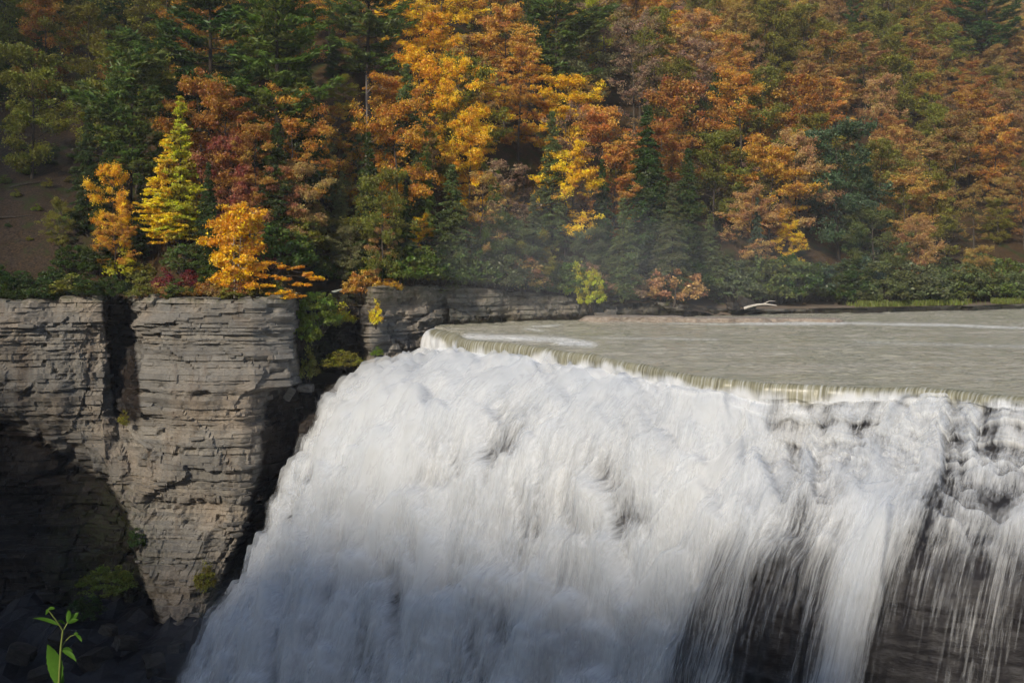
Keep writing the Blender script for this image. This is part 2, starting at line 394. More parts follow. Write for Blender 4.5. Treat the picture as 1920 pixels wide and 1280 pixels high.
def wall_moss(Q, V):
    q, r = Q[:, 0], Q[:, 1]
    m = .45*sstep(130, 40, np.hypot((q-190)*.9, (r-1050)*.6)) + .6*sstep(60, 20, np.hypot(q-600, (r-660)*.7)) + .5*sstep(40, 10, np.abs(q-390))*sstep(1050, 1090, r)
    return np.clip(m + .5*sstep(575, 560, r + 10*fbm(V[:, 0], V[:, 2], 0, 44)), 0, 1)

hill_o = build_hill()
U = np.concatenate([np.linspace(0, 1, 60, endpoint=False), np.linspace(1, 8, 250, endpoint=False), np.linspace(8, 18, 350)])
ztw = lambda u: np.interp(u, np.arange(len(ZTOP_W)), ZTOP_W) + .55*fbm(u*2.1, 0*u, 0, 91, 4) - .15
wall_me, WALL_P, WALL_N = layered_wall('gorge_wall', wall_base, U, strata(5.4, -37, 11), 1.0, wall_wet_shade, wall_moss, 101, ztw)
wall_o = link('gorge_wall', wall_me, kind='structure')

bX = np.array([pxx(a, b) for a, b, c in BANK]); bY = np.array([b for a, b, c in BANK]); bZ = np.array([c for a, b, c in BANK])
def bank_base(U, Zg):
    x = np.interp(U, np.arange(len(bX)), bX)[:, None] + 0*Zg; y = np.interp(U, np.arange(len(bX)), bY)[:, None] + 0*Zg
    y = y - .35*(np.interp(U, np.arange(len(bX)), bZ)[:, None] - Zg)*sstep(4.5, 6.5, U)[:, None]*1.5
    return np.stack([x, y], -1)
Ub = np.concatenate([np.linspace(0, 9, 560), np.linspace(9.03, 11, 60)])
bank_me, BANK_P, _ = layered_wall('river_bank_ledges', bank_base, Ub, strata(5.2, -1.2, 12, .14, .5), .85,
    lambda Q, V: np.clip(.5*sstep(1.0, .3, V[:, 2] + .2*fbm(V[:, 0]*.3, V[:, 2]*2, 0, 8)) + .22 + .2*sstep(880, 1000, Q[:, 0]) + .5*fbm(V[:, 0]*.25, V[:, 2]*1.2, 0, 18), 0, 1), lambda Q, V: .25 + 0*V[:, 0], 205,
    lambda u: np.interp(u, np.arange(len(bZ)), bZ))
bank_o = link('river_bank_ledges', bank_me, kind='structure')

# ------------------------------------------------------------------ river and waterfall
ST = [  # photo stations of the falls, each from the lip downstream: (column, row, distance)
 [(818, 616, 118.5), (792, 655, 116), (732, 690, 114), (655, 714, 112), (616, 762, 110.5), (572, 825, 109), (530, 905, 106.5), (492, 1000, 103), (458, 1078, 100), (398, 1155, 97), (345, 1262, 94), (320, 1380, 93)],
 [(894, 637, 102), (885, 664, 101.5), (830, 690, 100), (752, 728, 98), (692, 788, 96.3), (645, 872, 95), (598, 985, 93.5), (562, 1070, 92), (520, 1150, 90), (478, 1250, 88.5), (440, 1350, 87.5), (420, 1440, 87)],
 [(1040, 653, 92.5), (1030, 682, 92), (980, 712, 90.5), (915, 752, 88.5), (862, 815, 86.8), (818, 910, 85.4), (778, 1015, 84.2), (740, 1110, 83), (702, 1200, 81.8), (655, 1300, 80.6), (610, 1400, 79.8), (590, 1490, 79)],
 [(1200, 682, 79), (1192, 712, 78.5), (1150, 752, 77), (1105, 798, 75.4), (1064, 865, 74.0), (1025, 960, 73.0), (988, 1060, 72.2), (955, 1150, 71.4), (918, 1245, 70.6), (880, 1340, 69.9), (850, 1430, 69.3), (830, 1520, 69)],
 [(1340, 708, 70), (1335, 738, 69.5), (1310, 788, 68), (1278, 846, 66.4), (1248, 925, 65.2), (1222, 1020, 64.4), (1196, 1110, 63.9), (1174, 1200, 63.4), (1152, 1290, 62.9), (1130, 1380, 62.5), (1110, 1470, 62.1), (1098, 1560, 61.8)],
 [(1463, 719, 67), (1458, 755, 66.6), (1448, 802, 66), (1436, 850, 65), (1410, 905, 62.6), (1372, 965, 60.4), (1338, 1045, 59.5), (1310, 1130, 59.1), (1286, 1225, 58.8), (1262, 1330, 58.5), (1245, 1430, 58.2), (1235, 1530, 58)],
 [(1698, 728, 64.5), (1692, 750, 64), (1680, 790, 63), (1664, 836, 61.8), (1634, 886, 58.6), (1592, 948, 55.6), (1556, 1030, 54.2), (1530, 1120, 53.7), (1506, 1220, 53.3), (1484, 1330, 53), (1468, 1430, 52.8), (1458, 1530, 52.6)],
 [(1911, 741, 61.3), (1902, 765, 60.8), (1880, 806, 59.7), (1862, 852, 58.4), (1838, 905, 55.8), (1812, 975, 53), (1788, 1060, 51.8), (1768, 1150, 51.2), (1750, 1250, 50.8), (1734, 1350, 50.5), (1722, 1450, 50.3), (1712, 1550, 50.1)]]
SP = np.array([[px(*k) for k in s] for s in ST])
SP[:, 0, 2] = 0.02
SP = np.concatenate([SP, (SP[-1] + np.array([11, -4.5, 0.3]))[None], (SP[-1] + np.array([24, -10.5, .6]))[None]])
LIPW = np.array([.3, 1.15, 1.0, .7, .7, 1.15, 1.1, 1.0, 1.0, 1.0])
foot = SP[:, -1].copy(); foot[:, 2] = -37; dirs = SP[:, -1] - SP[:, -3]; foot[:, :2] += dirs[:, :2]*.8
def unit2(v): return v/(np.linalg.norm(v, axis=-1, keepdims=True)+1e-9)
def catmull(K, t):
    n = len(K); i = np.clip(np.floor(t).astype(int), 0, n-2); f = (t - i)
    g = lambda q: K[np.clip(q, 0, n-1)]
    f = f.reshape((-1,) + (1,)*(K.ndim-1)); p0, p1, p2, p3 = g(i-1), g(i), g(i+1), g(i+2)
    return .5*((2*p1) + (-p0+p2)*f + (2*p0-5*p1+4*p2-p3)*f*f + (-p0+3*p1-3*p2+p3)*f**3)
SP = np.concatenate([SP, foot[:, None]], 1)
NS, NTT = 520, 460
sv = np.linspace(0, len(SP)-1, NS); tv = np.concatenate([np.linspace(0, 11, 420), np.linspace(11.05, 12, 40)])
A = catmull(SP, sv); FB = np.swapaxes(catmull(np.swapaxes(A, 0, 1), tv), 0, 1)       # (NS, NTT, 3)
def tangents(P): return np.gradient(P, axis=0), np.gradient(P, axis=1)
ls0 = np.cumsum(np.r_[0, np.linalg.norm(np.diff(FB[:, 0], axis=0), axis=1)])
fdir = unit2(FB[:, 40] - FB[:, 0]); jg = 1.9*fbm(ls0/4.5, 0*ls0, 0, 301, 4) + .25*vn(ls0/.8, 0*ls0, 0, 302)
FB[..., :2] += fdir[:, None, :2]*jg[:, None, None]*sstep(3.2, .8, tv)[None, :, None]
q_ = np.clip(TVG_ := np.repeat(tv[None], NS, 0), 0, 1); m_ = q_ < 1     # the lip rolls over in a smooth curve
roll = lambda a, b: a + (b-a)
p0_, p1_ = FB[:, :1], FB[:, [int(np.argmin(abs(tv-1)))]]
curve = np.concatenate([(p0_ + (p1_-p0_)*(q_[..., None]**.75))[..., :2] , (p0_[..., 2:] + (p1_-p0_)[..., 2:]*(q_[..., None]**1.9))], -1)
curve[..., :2] += (p1_-p0_)[..., :2]*(np.sin(np.pi*q_)*.2)[..., None]
FB = np.where(m_[..., None], curve, FB)
du, dv = tangents(FB); FN = np.cross(du, dv); FN /= np.linalg.norm(FN, axis=-1, keepdims=True)
if FN[NS//2, NTT//2, 1] > 0: FN = -FN
lip = FB[:, 0]; ls = np.cumsum(np.r_[0, np.linalg.norm(np.diff(lip, axis=0), axis=1)])
SS = np.repeat(ls[:, None], NTT, 1); TT = np.cumsum(np.concatenate([np.zeros((NS, 1)), np.linalg.norm(np.diff(FB, axis=1), axis=-1)], 1), 1)
SVG, TVG = np.meshgrid(sv, tv, indexing='ij')
fQ = np.stack(to_px((FB[..., 0], FB[..., 1], FB[..., 2])), -1)
fall_step = sstep(.6, 1.6, TVG)
# humps where the water strikes hidden ledges: rounded crest, hollow below
def humps(L, seed, wsc):
    ph = TT/L + 1.5*fbm(SS/wsc, TT/30., 0, seed, 3) + .35*vn(SS/2.0, TT/20., 0, seed+5)
    f = ph - np.floor(ph); return np.where(f < .16, sstep(0, .16, f), (1 - (f-.16)/.84)**1.25)
H1, H2 = humps(9.5, 61, 5.), humps(4.2, 71, 3.)
ledg = sstep(1400, 1520, fQ[..., 0])*sstep(905, 850, fQ[..., 1]); ph_ = TT/1.25 + .5*fbm(SS/3., TT/6., 0, 66, 3); H3 = (ph_ - np.floor(ph_))
bulge = fall_step*(.95*(H1-.5) + .42*(H2-.5)*sstep(1.5, 4, TVG) + .55*ledg*(H3-.5) + .75*fbm(SS/4.5, TT/16., 0, 81, 3) + .30*fbm(SS/1.5, TT/7., 0, 82, 3))
strk = fall_step*(.11*fbm(SS/.7, TT/6., 0, 91, 3) + .02*fbm(SS/.25, TT/2.5, 0, 92, 2))
churn = sstep(.7, 1.2, TVG)*(.25+.75*sstep(5.2, 2.6, TVG))*.42*fbm(SS/.8, TT/1.1, 0, 95, 4)
# how much water: plenty on the left and middle, thin over the right-hand rock
qx, qy = fQ[..., 0], fQ[..., 1]
def blob(x, y, a, b, p=1.): return np.exp(-(((qx-x)/a)**2 + ((qy-y)/b)**2)**p)
cov = .78 - .11*sstep(1250, 1450, qx)
cov -= .10*blob(900, 900, 150, 130) + .10*blob(1080, 880, 90, 170) + .16*blob(700, 1180, 260, 120) + .05*blob(1180, 960, 60, 90)
cov += .22*blob(720, 800, 90, 140) + .15*blob(880, 1040, 130, 60) + .15*blob(1080, 1120, 110, 60)
dark = sstep(-60, 70, qx - np.interp(qy, [860, 960, 1060, 1150, 1280, 1500], [1420, 1310, 1290, 1250, 1215, 1200])) * sstep(925, 1050, qy - .05*(qx-1300))
cov -= .32*dark + .15*dark*sstep(1000, 1230, qy)
cov -= .24*blob(1545, 800, 80, 55) + .20*blob(1470, 800, 60, 70) + .22*blob(1500, 920, 130, 40) + .18*blob(1780, 950, 120, 60)
strm = np.abs(qx - np.interp(qy, [700, 880, 1000, 1280, 1500], [1800, 1660, 1625, 1560, 1530]))
cov += .42*np.exp(-(strm/55)**2)*sstep(840, 930, qy)
cov += .16*np.exp(-((qx - np.interp(qy, [720, 960], [1385, 1335]))/26)**2)*sstep(1000, 900, qy)
cov += (1-.9*dark)*(.30*(H1-.55) + .20*(H2-.5)) + (.36 - .16*dark)*fbm(SS/2.6, TT/24., 0, 98, 3) + .36*ledg*(H3-.55) - .06*fbm(SS/5., TT/6., 0, 99, 3)
cov += .30*sstep(4.0, 1.6, TVG)*sstep(1480, 1400, qx)
edge_l = sstep(-.02, .03 + .22*sstep(2., 5., TVG), SVG + .12*fbm(SS/1.2, TT/2.5, 0, 77, 4)*sstep(.8, 2, TVG))
cov = cov*edge_l + (1-edge_l)*(-.15)
clear = sstep(1.12, .62, TVG/np.interp(SVG, np.arange(10), LIPW) + .62*fbm(SS/2.2, TT*0, 0, 56, 4) + .08*vn(SS/.35, TT*0, 0, 57)) * sstep(0.02, .12, SVG)
cov = np.clip(cov, -.2, 1.25); corner = 1 - sstep(.30, .02, SVG)*sstep(2.6, 1.6, TVG)
bulge -= fall_step*.8*dark*(.95*(H1-.5) + .42*(H2-.5))
bulge, strk, churn = bulge*corner, strk*corner, churn*corner

def fall_mesh(name, off, mat, st=1, t0=0):
    P = FB + FN*(off*np.clip(TVG-.15, 0, 1.2)[..., None]/1.2) + FN*((bulge + strk + churn)[..., None])
    P = P[::st, t0::st]; sh = P.shape[:2]
    uv = np.stack([SS, TT], -1)[::st, t0::st].reshape(-1, 2)
    g = lambda a: a[::st, t0::st].ravel()
    clr = clear if off < .3 else clear*0
    return mesh_np(name, P.reshape(-1, 3), grid_faces(*sh), mat, True, {'cov': g(cov), 'clear': g(clr), 'thin': g(dark)}, uv)
fall = bpy.data.objects.new('waterfall', None); COL.objects.link(fall); fall.location = (-10, 95, -37)
tag(fall, 'broad white waterfall pouring over stepped dark rock below the river lip', 'waterfall', kind='thing')
inv = fall.matrix_basis.inverted()
def part_of(root, name, me, **kw):
    o = link(name, me, root, **kw); o.matrix_parent_inverse = root.matrix_basis.inverted(); return o
part_of(fall, 'water_sheet', fall_mesh('water_sheet', 0.0, mat_fall('white_water', 1, .97, -.02)), label='main sheet of white water with an olive lip')
part_of(fall, 'foam_veil', fall_mesh('foam_veil', .45, mat_fall('foam_veil', 2, .62, .05), 2, 40), label='loose white foam flying off the sheet')
part_of(fall, 'spray_veil', fall_mesh('spray_veil', .95, mat_fall('spray_veil', 3, .40, .12), 2, 60), label='thin outer veil of falling spray')

# rock under the water: stepped beds
def fall_rock():
    z = FB[..., 2]; lz = strata(.6, -40, 33, .25, .9)
    kz = np.searchsorted(-lz, -z); L = (hash1(kz, 5)-.5)
    d = -1.1 + .75*fbm(SS/4.5, TT/16., 0, 81, 3) + .12*L + .5*fbm(SS/1.1, TT/3.0, 0, 35, 4) + .25*fbm(SS/.5, TT/4., 0, 36, 3)
    d = np.where(TVG < .5, -.5, d)
    P = FB + FN*(d*sstep(-.1, .5, TVG+.1))[..., None]; P[..., 2] -= .35*sstep(.6, 0, TVG); P = P[::2, ::2]; L = L[::2, ::2]
    P2 = np.concatenate([P[:1] + np.array([1.5, 7, -1.]), P], 0)
    one = np.ones(P2.shape[:2])
    return mesh_np('waterfall_rock', P2.reshape(-1, 3), grid_faces(*P2.shape[:2]), M_WETROCK, True,
                   {'bed': np.concatenate([L[:1], L])+.5, 'wet': one*.95, 'moss': one*0})
link('waterfall_rock', fall_rock(), kind='structure')

# fibres of falling water riding on the sheet
def spray_strands(n=16000):
    rs = np.random.RandomState(5); V = []; R = []
    i = rs.randint(4, NS-140, n*3); j = rs.randint(45, 425, n*3)
    keep = rs.rand(n*3) < np.clip(cov[i, j]*1.3 - .25, .02, 1); i, j = i[keep][:n], j[keep][:n]; n = len(i)
    Pall = FB + FN*((bulge + strk)[..., None])
    off = (rs.rand(n)**2*1.1 + .04)[:, None]; ln = rs.randint(3, 11, n); w = (.012 + .026*rs.rand(n)**2)[:, None]
    side = du/np.linalg.norm(du, axis=-1, keepdims=True)
    jit = rs.randn(n, 3)*.05; di = rs.randn(n)*.12
    pts = []
    for q in range(4):
        jj = np.clip(j + (ln*q)//3*2, 0, NTT-1); ii = np.clip(np.round(i + di*q).astype(int), 0, NS-1)
        c = Pall[ii, jj] + FN[ii, jj]*(off*(1 - .12*(q-1.5)**2/2.25)) + jit
        ww = w*(1 if 0 < q < 3 else .25)
        pts += [c - side[ii, jj]*ww, c + side[ii, jj]*ww]
    V = np.stack(pts, 1); b = np.arange(n)[:, None]*8
    Fq = np.concatenate([b + np.array([[2*q, 2*q+1, 2*q+3, 2*q+2]]) for q in range(3)], 0)
    return mesh_np('spray_strands', V.reshape(-1, 3), Fq, mat_spray(), True, {'rnd': np.repeat(.25 + .75*rs.rand(n), 8)})
part_of(fall, 'spray_strands', spray_strands(), kind='stuff')

def build_river():
    nb = 260; w = np.linspace(0, 1, nb)**1.25
    L0 = lip.copy(); k = np.linspace(0, 1, NS)
    far_x = np.interp(ls/ls[-1], [0, .25, .5, .75, 1], [pxx(826, 123), pxx(1000, 131), pxx(1300, 141), pxx(1750, 155), pxx(2400, 182)])
    far_y = np.interp(far_x, bX, bY) + 1.5
    Fp = np.stack([far_x, far_y, 0*far_x], -1)
    P = L0[:, None]*(1-w)[None, :, None] + Fp[:, None]*w[None, :, None]
    X, Y = P[..., 0], P[..., 1]
    P[..., 2] = .02 + sstep(0, .05, w)[None]*(.15*fbm(X*.5, Y*1.1, 0, 15, 4)) + .10*sstep(.015, .12, w)[None]
    q, r = to_px((X, Y, P[..., 2])); foam = 0*X
    def line(pts, wd, st):
        ex = np.interp(q, [p[0] for p in pts], [p[1] for p in pts]); inside = sstep(pts[0][0]-12, pts[0][0]+12, q)*sstep(pts[-1][0]+12, pts[-1][0]-12, q)
        return st*inside*np.exp(-((r-ex + 1.5*fbm(X*.3, Y*.3, 0, 19))/wd)**2)
    for pts, wd, st in [([(870, 631), (960, 634), (1040, 636), (1112, 645)], 5.0, 1.5), ([(1040, 642), (1116, 646)], 5, 1.5), ([(995, 612), (1050, 609)], 2.0, .9), ([(985, 616), (1020, 621)], 2.2, .8),
                        ([(1380, 607), (1590, 606)], 2.6, 1.3), ([(1590, 606), (1760, 609), (1930, 615)], 2.2, 1.0), ([(1100, 632), (1350, 637)], 3, .35), ([(1600, 641), (1930, 650)], 4, .35), ([(1250, 606), (1400, 608)], 1.6, .8)]:
        foam = np.maximum(foam, line(pts, wd, st))
    me = mesh_np('river', P.reshape(-1, 3), grid_faces(NS, nb)[:, ::-1], M_RIVER, True, {'foam': foam})
    return link('river', me, kind='structure')
river_o = build_river()

# gorge floor, pool and the near rim under the camera with the added shading height
def build_floor():
    X, Y = np.meshgrid(np.linspace(-160, 80, 260), np.linspace(-20, 130, 170), indexing='ij')
    Z = -36 + 1.8*fbm(X*.08, Y*.08, 0, 41) + 9*sstep(80, 107, Y + 3*fbm(X*.1, Y*.1, 0, 43))*sstep(-20, -32, X) + 1.6*fbm(X*.35, Y*.35, 0, 47, 4) + .8*np.floor(2*vn(X*.6, Y*.6, 0, 48))/2
    n = X.size
    return link('gorge_floor', mesh_np('gorge_floor', np.stack([X, Y, Z], -1).reshape(-1, 3), grid_faces(260, 170), M_WETROCK, False, {'bed': np.full(n, .4), 'wet': np.ones(n), 'moss': np.full(n, .3)}), kind='structure')
build_floor()
def build_near():                                # the rim the camera stands on and an unseen added height shaped to shade the gorge
    x = np.linspace(-260, 95, 240); edge = np.interp(x, [-260, -160, -40, 0, 3, 14, 60, 95], [-36, -30, 0, 3.1, 3.2, 6, 38, 52])
    rows = [(-150, 0), (-110, 0), (-80, 0), (-60, 0), (-50, 0), (-42, 0), (-36, 0), (-31, 0), (-27, 0), (-23, 0), (-19, 0), (-15, 0), (-11, 0), (-8, 0), (-5, 0), (-1.5, 0), (0, 0), (.15, .35), (.3, 1.5), (-.3, 5), (.2, 12), (-.4, 22), (0, 44)]
    dy = np.array([r[0] for r in rows])[None]; dz = np.array([r[1] for r in rows])[None]
    X = x[:, None] + 0*dy; Y = edge[:, None] + dy; sx, sy = math.sin(SUN_AZ), math.cos(SUN_AZ); c = X*(-sy) + Y*sx
    zb = np.interp(c, [-190, -150, -130, -112, -100, -93, -80, -72, -66, -59, -35, -14, -8, -6, 1, 3, 14, 34, 55], [90, 75, 50, 22, 2, -8, -24, -22, -15, -13, -11, -9.5, -9, -27, -27, -8, -7, -8, -60])  # wanted shadow height per sun ray; the dip lets sun reach the sprig
    yt = np.interp(c, [-190, -150, -130, -112, -100, -93, -78, -59, -35, -12, 10, 40], [200, 165, 150, 130, 107, 105, 103, 90, 70, 54, 45, 40])
    ridge = np.maximum(zb + math.tan(SUN_EL)*(yt - Y)/(-sy), 6.35)
    Z = 6.35 - dz + np.where(dz == 0, (ridge - 6.35)*sstep(-6, -31, dy)*sstep(-170, -34, dy) + 2.5*fbm(X*.22, Y*.22, 0, 8, 3)*sstep(-6, -20, dy), 0) + .12*fbm(X*.6, Y*.6, 0, 3)
    n = X.size
    return link('near_rim_shade_hill', mesh_np('near_rim_shade_hill', np.stack([X, Y, Z], -1).reshape(-1, 3), grid_faces(*X.shape)[:, ::-1], M_GROUND, True, {'bare': np.full(n, .3), 'bank': np.zeros(n)}), kind='structure')
build_near()

# ------------------------------------------------------------------ tree makers: each returns (trunk mesh, crown mesh) of height H
def unit(v): return v/(np.linalg.norm(v, axis=-1, keepdims=True)+1e-9)
def leaf_mesh(name, C, size, clump, rs, upbias=.7, aspect=.62, dirs=None, droop=0.):
    """one rhombic leaf per centre; clump = one random number per spray"""
    n = len(C); nrm = unit(rs.randn(n, 3) + np.array([0, 0, upbias*1.6]))
    d = rs.randn(n, 3) if dirs is None else dirs + rs.randn(n, 3)*.45
    d[:, 2] -= droop
    t = unit(d - (d*nrm).sum(1, keepdims=True)*nrm); b = np.cross(nrm, t)
    s = size*(.6 + .8*rs.rand(n))[:, None]
    V = np.stack([C - t*s, C + b*s*aspect - t*s*.1, C + t*s + nrm*s*.15*0, C - b*s*aspect - t*s*.1], 1).reshape(-1, 3)
    Fq = np.arange(n*4).reshape(-1, 4)
    return mesh_np(name, V, Fq, M_LEAF, False, {'rnd': np.repeat(rs.rand(n), 4), 'clump': np.repeat(clump, 4)})
def cloud(c, r, k, rs):
    p = unit(rs.randn(k, 3))*(rs.rand(k, 1)**.5)*np.where(rs.rand(k, 1) < .16, 1.7, 1.); return c + p*np.asarray(r)

def broadleaf(seed, H, Wd, lo=.22, limbs=20, sec=7, per=112, leaf=.125, flat=.55, shape='egg', bark=None, multi=1, leafy=1.0, wr=1.0, twigs=False, trunk_r=None):
    rs = np.random.RandomState(seed); tr = Acc(); C, CL = [], []
    r0 = trunk_r or .011*H + .05
    for s in range(multi):
        lean = rs.randn(2)*(.02 if multi == 1 else .10)*H; base = rs.randn(2)*(.0 if multi == 1 else .12)
        zz = np.linspace(-.5, H*(.93 if s == 0 else .75), 9); f = (zz+.5)/(H)
        wig = np.cumsum(rs.randn(9, 2)*.012*H, 0)*f[:, None]
        tp = np.stack([base[0] + lean[0]*f + wig[:, 0], base[1] + lean[1]*f + wig[:, 1], zz], -1)
        rr = r0*(1 - f*.9)/(multi**.4); rr[0] *= 1.25
        tr.add(tube(tp, rr, 7))
        for k in range(limbs if s == 0 else limbs//2):
            h = lo + (.97-lo)*((k+rs.rand()*.8)/(limbs if s == 0 else limbs//2)); hz = h*H
            hh = (h-lo)/(1-lo)
            prof = {'egg': math.sin(math.pi*min(1, .12+hh*.80))**.75*(1.08-.35*hh), 'cone': 1.05*(1-hh)**.8+.06, 'col': .75*math.sin(math.pi*min(1, .1+hh*.85))**.5+.1, 'vase': .45+.7*hh-.55*hh**4}[shape]
            Ln = Wd/2*prof*(.75+.45*rs.rand()); az = k*2.39996 + rs.rand()*.9
            up = .75 - .5*(1-hh) + .15*rs.randn()
            p0 = np.array([np.interp(hz, tp[:, 2], tp[:, 0]), np.interp(hz, tp[:, 2], tp[:, 1]), min(hz, tp[-1, 2]-.02*H)])
            d = np.array([math.cos(az), math.sin(az), up]); m = 5; q = np.linspace(0, 1, m)
            lp = p0 + d*Ln*q[:, None] + np.array([0, 0, -.16*Ln])*(q**2)[:, None] + np.cumsum(rs.randn(m, 3)*.05*Ln, 0)*q[:, None]
            rad = r0*.34*(1-h*.55)*(1 - q*.85)
            tr.add(tube(lp, rad, 5))
            for e in range(sec):
                f0 = .30 + .70*rs.rand() if e else 1.0
                b0 = np.array([np.interp(f0, q, lp[:, c]) for c in range(3)])
                sd = unit(d*np.array([1, 1, .35]) + rs.randn(3)*np.array([.9, .9, .3])); sl = Ln*(.22+.30*rs.rand())*(1.15-.4*f0) + .25
                b1 = b0 + sd*sl; tr.add(tube(np.stack([b0, (b0+b1)/2 + rs.randn(3)*.05*sl, b1]), np.array([.028, .02, .008])*(H/12)**.5, 4))
                if twigs:
                    for _ in range(4):
                        a0 = b0 + (b1-b0)*rs.rand(); tr.add(tube(np.stack([a0, a0 + unit(sd + rs.randn(3)*.7 + np.array([0, 0, .5]))*sl*.7]), np.array([.016, .006])*(H/12)**.5, 3))
                for cc in (b1, b0*.3+b1*.7, b0*.7+b1*.3 + rs.randn(3)*.25):
                    if rs.rand() < leafy:
                        kk = int(per*.62*(.4+1.2*rs.rand())); r = (.30+.95*rs.rand()**1.6)*wr
                        C.append(cloud(cc, (r, r, r*flat*(.7+.6*rs.rand())), kk, rs)); CL.append(np.full(kk, rs.rand()))
    C = np.concatenate(C); CL = np.concatenate(CL)
    return tr.mesh('trunk', bark or M_BARK), leaf_mesh('crown', C, leaf, CL, rs, .75)

def pine(seed, H, Wd, lo=.28, gap=.95, leaf=.30):
    rs = np.random.RandomState(seed); tr = Acc(); C, CL, D = [], [], []
    zz = np.linspace(-.5, H, 10); wob = np.cumsum(rs.randn(10, 2)*.05, 0); tp = np.stack([wob[:, 0], wob[:, 1], zz], -1)
    r0 = .010*H + .09; tr.add(tube(tp, r0*(1.03 - zz/H), 7)); z = lo*H
    while z < H*.985:
        h = (z/H - lo)/(1-lo)
        for k in range(rs.randint(3, 6)):
            Ln = Wd/2*(math.sin(math.pi*(.18+.80*h))**.6 if h < .45 else (1.06-h)**.72*1.5*.92)*(.5+.6*rs.rand())
            Ln = min(Ln, Wd*.56)
            az = rs.rand()*6.283; d = np.array([math.cos(az), math.sin(az), .10+.5*h])
            p0 = np.array([np.interp(z, zz, tp[:, 0]), np.interp(z, zz, tp[:, 1]), z + rs.randn()*.1]); q = np.linspace(0, 1, 5)
            lp = p0 + d*Ln*q[:, None] + np.array([0, 0, .12*Ln])*(q**3)[:, None] - np.array([0, 0, .13*Ln])*np.sin(q*math.pi)[:, None]
            tr.add(tube(lp, r0*.20*(1-.8*q)*(1.1-h*.6), 4)); nt_ = max(3, int(Ln*2.6)); cl = rs.rand()
            for e in range(nt_):
                f = .30 + .70*(e+rs.rand())/nt_
                c = np.array([np.interp(f, q, lp[:, i]) for i in range(3)]); sp = .30*Ln*(1.15-f)+.22
                c = c + np.array([-d[1], d[0], 0])*rs.randn()*sp*.75 + np.array([0, 0, .12])
                kk = 30; r = .34+.24*rs.rand()
                C.append(cloud(c, (r*1.25, r*1.25, r*.42), kk, rs)); CL.append(np.full(kk, np.clip(cl + .2*rs.randn(), 0, 1))); D.append(np.tile(d*np.array([1, 1, 0]) + np.array([0, 0, .5]), (kk, 1)))
        z += gap*(.6+.8*rs.rand())
    C = np.concatenate(C)
    return tr.mesh('trunk', M_BARKD), leaf_mesh('crown', C, leaf, np.concatenate(CL), rs, .35, .24, np.concatenate(D))

def hemlock(seed, H, Wd, lo=.06, gap=.40, leaf=.135, droop=.35, full=1.35, per=22, aspect=.42):
    rs = np.random.RandomState(seed); tr = Acc(); C, CL, D = [], [], []
    zz = np.linspace(-.5, H, 8); wob = np.cumsum(rs.randn(8, 2)*.03, 0); tp = np.stack([wob[:, 0], wob[:, 1], zz], -1)
    r0 = .010*H + .06; tr.add(tube(tp, r0*(1.03 - zz/H), 6)); z = lo*H
    while z < H*.99:
        h = (z/H - lo)/(1-lo)
        for k in range(rs.randint(4, 7)):
            Ln = Wd/2*((1-h)**.85*.95*min(1, .55+h*2.2)+.035)*(.55+.6*rs.rand()); az = rs.rand()*6.283
            d = np.array([math.cos(az), math.sin(az), .30 + .16*rs.randn()]); q = np.linspace(0, 1, 4)
            p0 = np.array([np.interp(z, zz, tp[:, 0]), np.interp(z, zz, tp[:, 1]), min(z + rs.uniform(-.5, .5)*gap*1.6, H)])
            lp = p0 + d*Ln*q[:, None] - np.array([0, 0, droop*1.5*Ln])*(q**2)[:, None]
            if Ln > .5: tr.add(tube(lp, r0*.13*(1-.8*q), 3))
            nt_ = max(2, int(Ln*3.2*full)); cl = rs.rand()
            for e in range(nt_):
                f = .18 + .82*(e+rs.rand())/nt_
                c = np.array([np.interp(f, q, lp[:, i]) for i in range(3)]) + np.array([-d[1], d[0], 0])*rs.randn()*.24*Ln*(1.2-f)
                r = .20+.16*rs.rand(); C.append(cloud(c, (r*1.2, r*1.2, r*.5), per, rs)); CL.append(np.full(per, np.clip(cl+.25*rs.randn(), 0, 1)))
                D.append(np.tile(d, (per, 1)))
        z += gap*(.6+.8*rs.rand())
    return tr.mesh('trunk', M_BARKD), leaf_mesh('crown', np.concatenate(C), leaf, np.concatenate(CL), rs, .45, aspect, np.concatenate(D), droop)

def shrub(seed, H, Wd, n=80, per=90, leaf=.14):
    rs = np.random.RandomState(seed); tr = Acc(); C, CL = [], []
    for k in range(n):
        az, rad = rs.rand()*6.283, math.sqrt(rs.rand())*Wd/2
        h = H*(.18 + .80*rs.rand()*math.sqrt(max(.05, 1-(rad/(Wd/2))**2)))
        e = np.array([rad*math.cos(az), rad*math.sin(az), h])
        if k % 3 == 0: tr.add(tube(np.stack([np.array([e[0]*.15, e[1]*.15, -.3]), e*np.array([.5, .5, .6]), e]), np.array([.05, .03, .008])*(H/4)**.5, 4))
        kk = int(per*(.4+rs.rand())); r = .30+.32*rs.rand()
        C.append(cloud(e, (r, r, r*.6), kk, rs)); CL.append(np.full(kk, rs.rand()))
    return tr.mesh('stems', M_BARK), leaf_mesh('crown', np.concatenate(C), leaf, np.concatenate(CL), rs, .5)

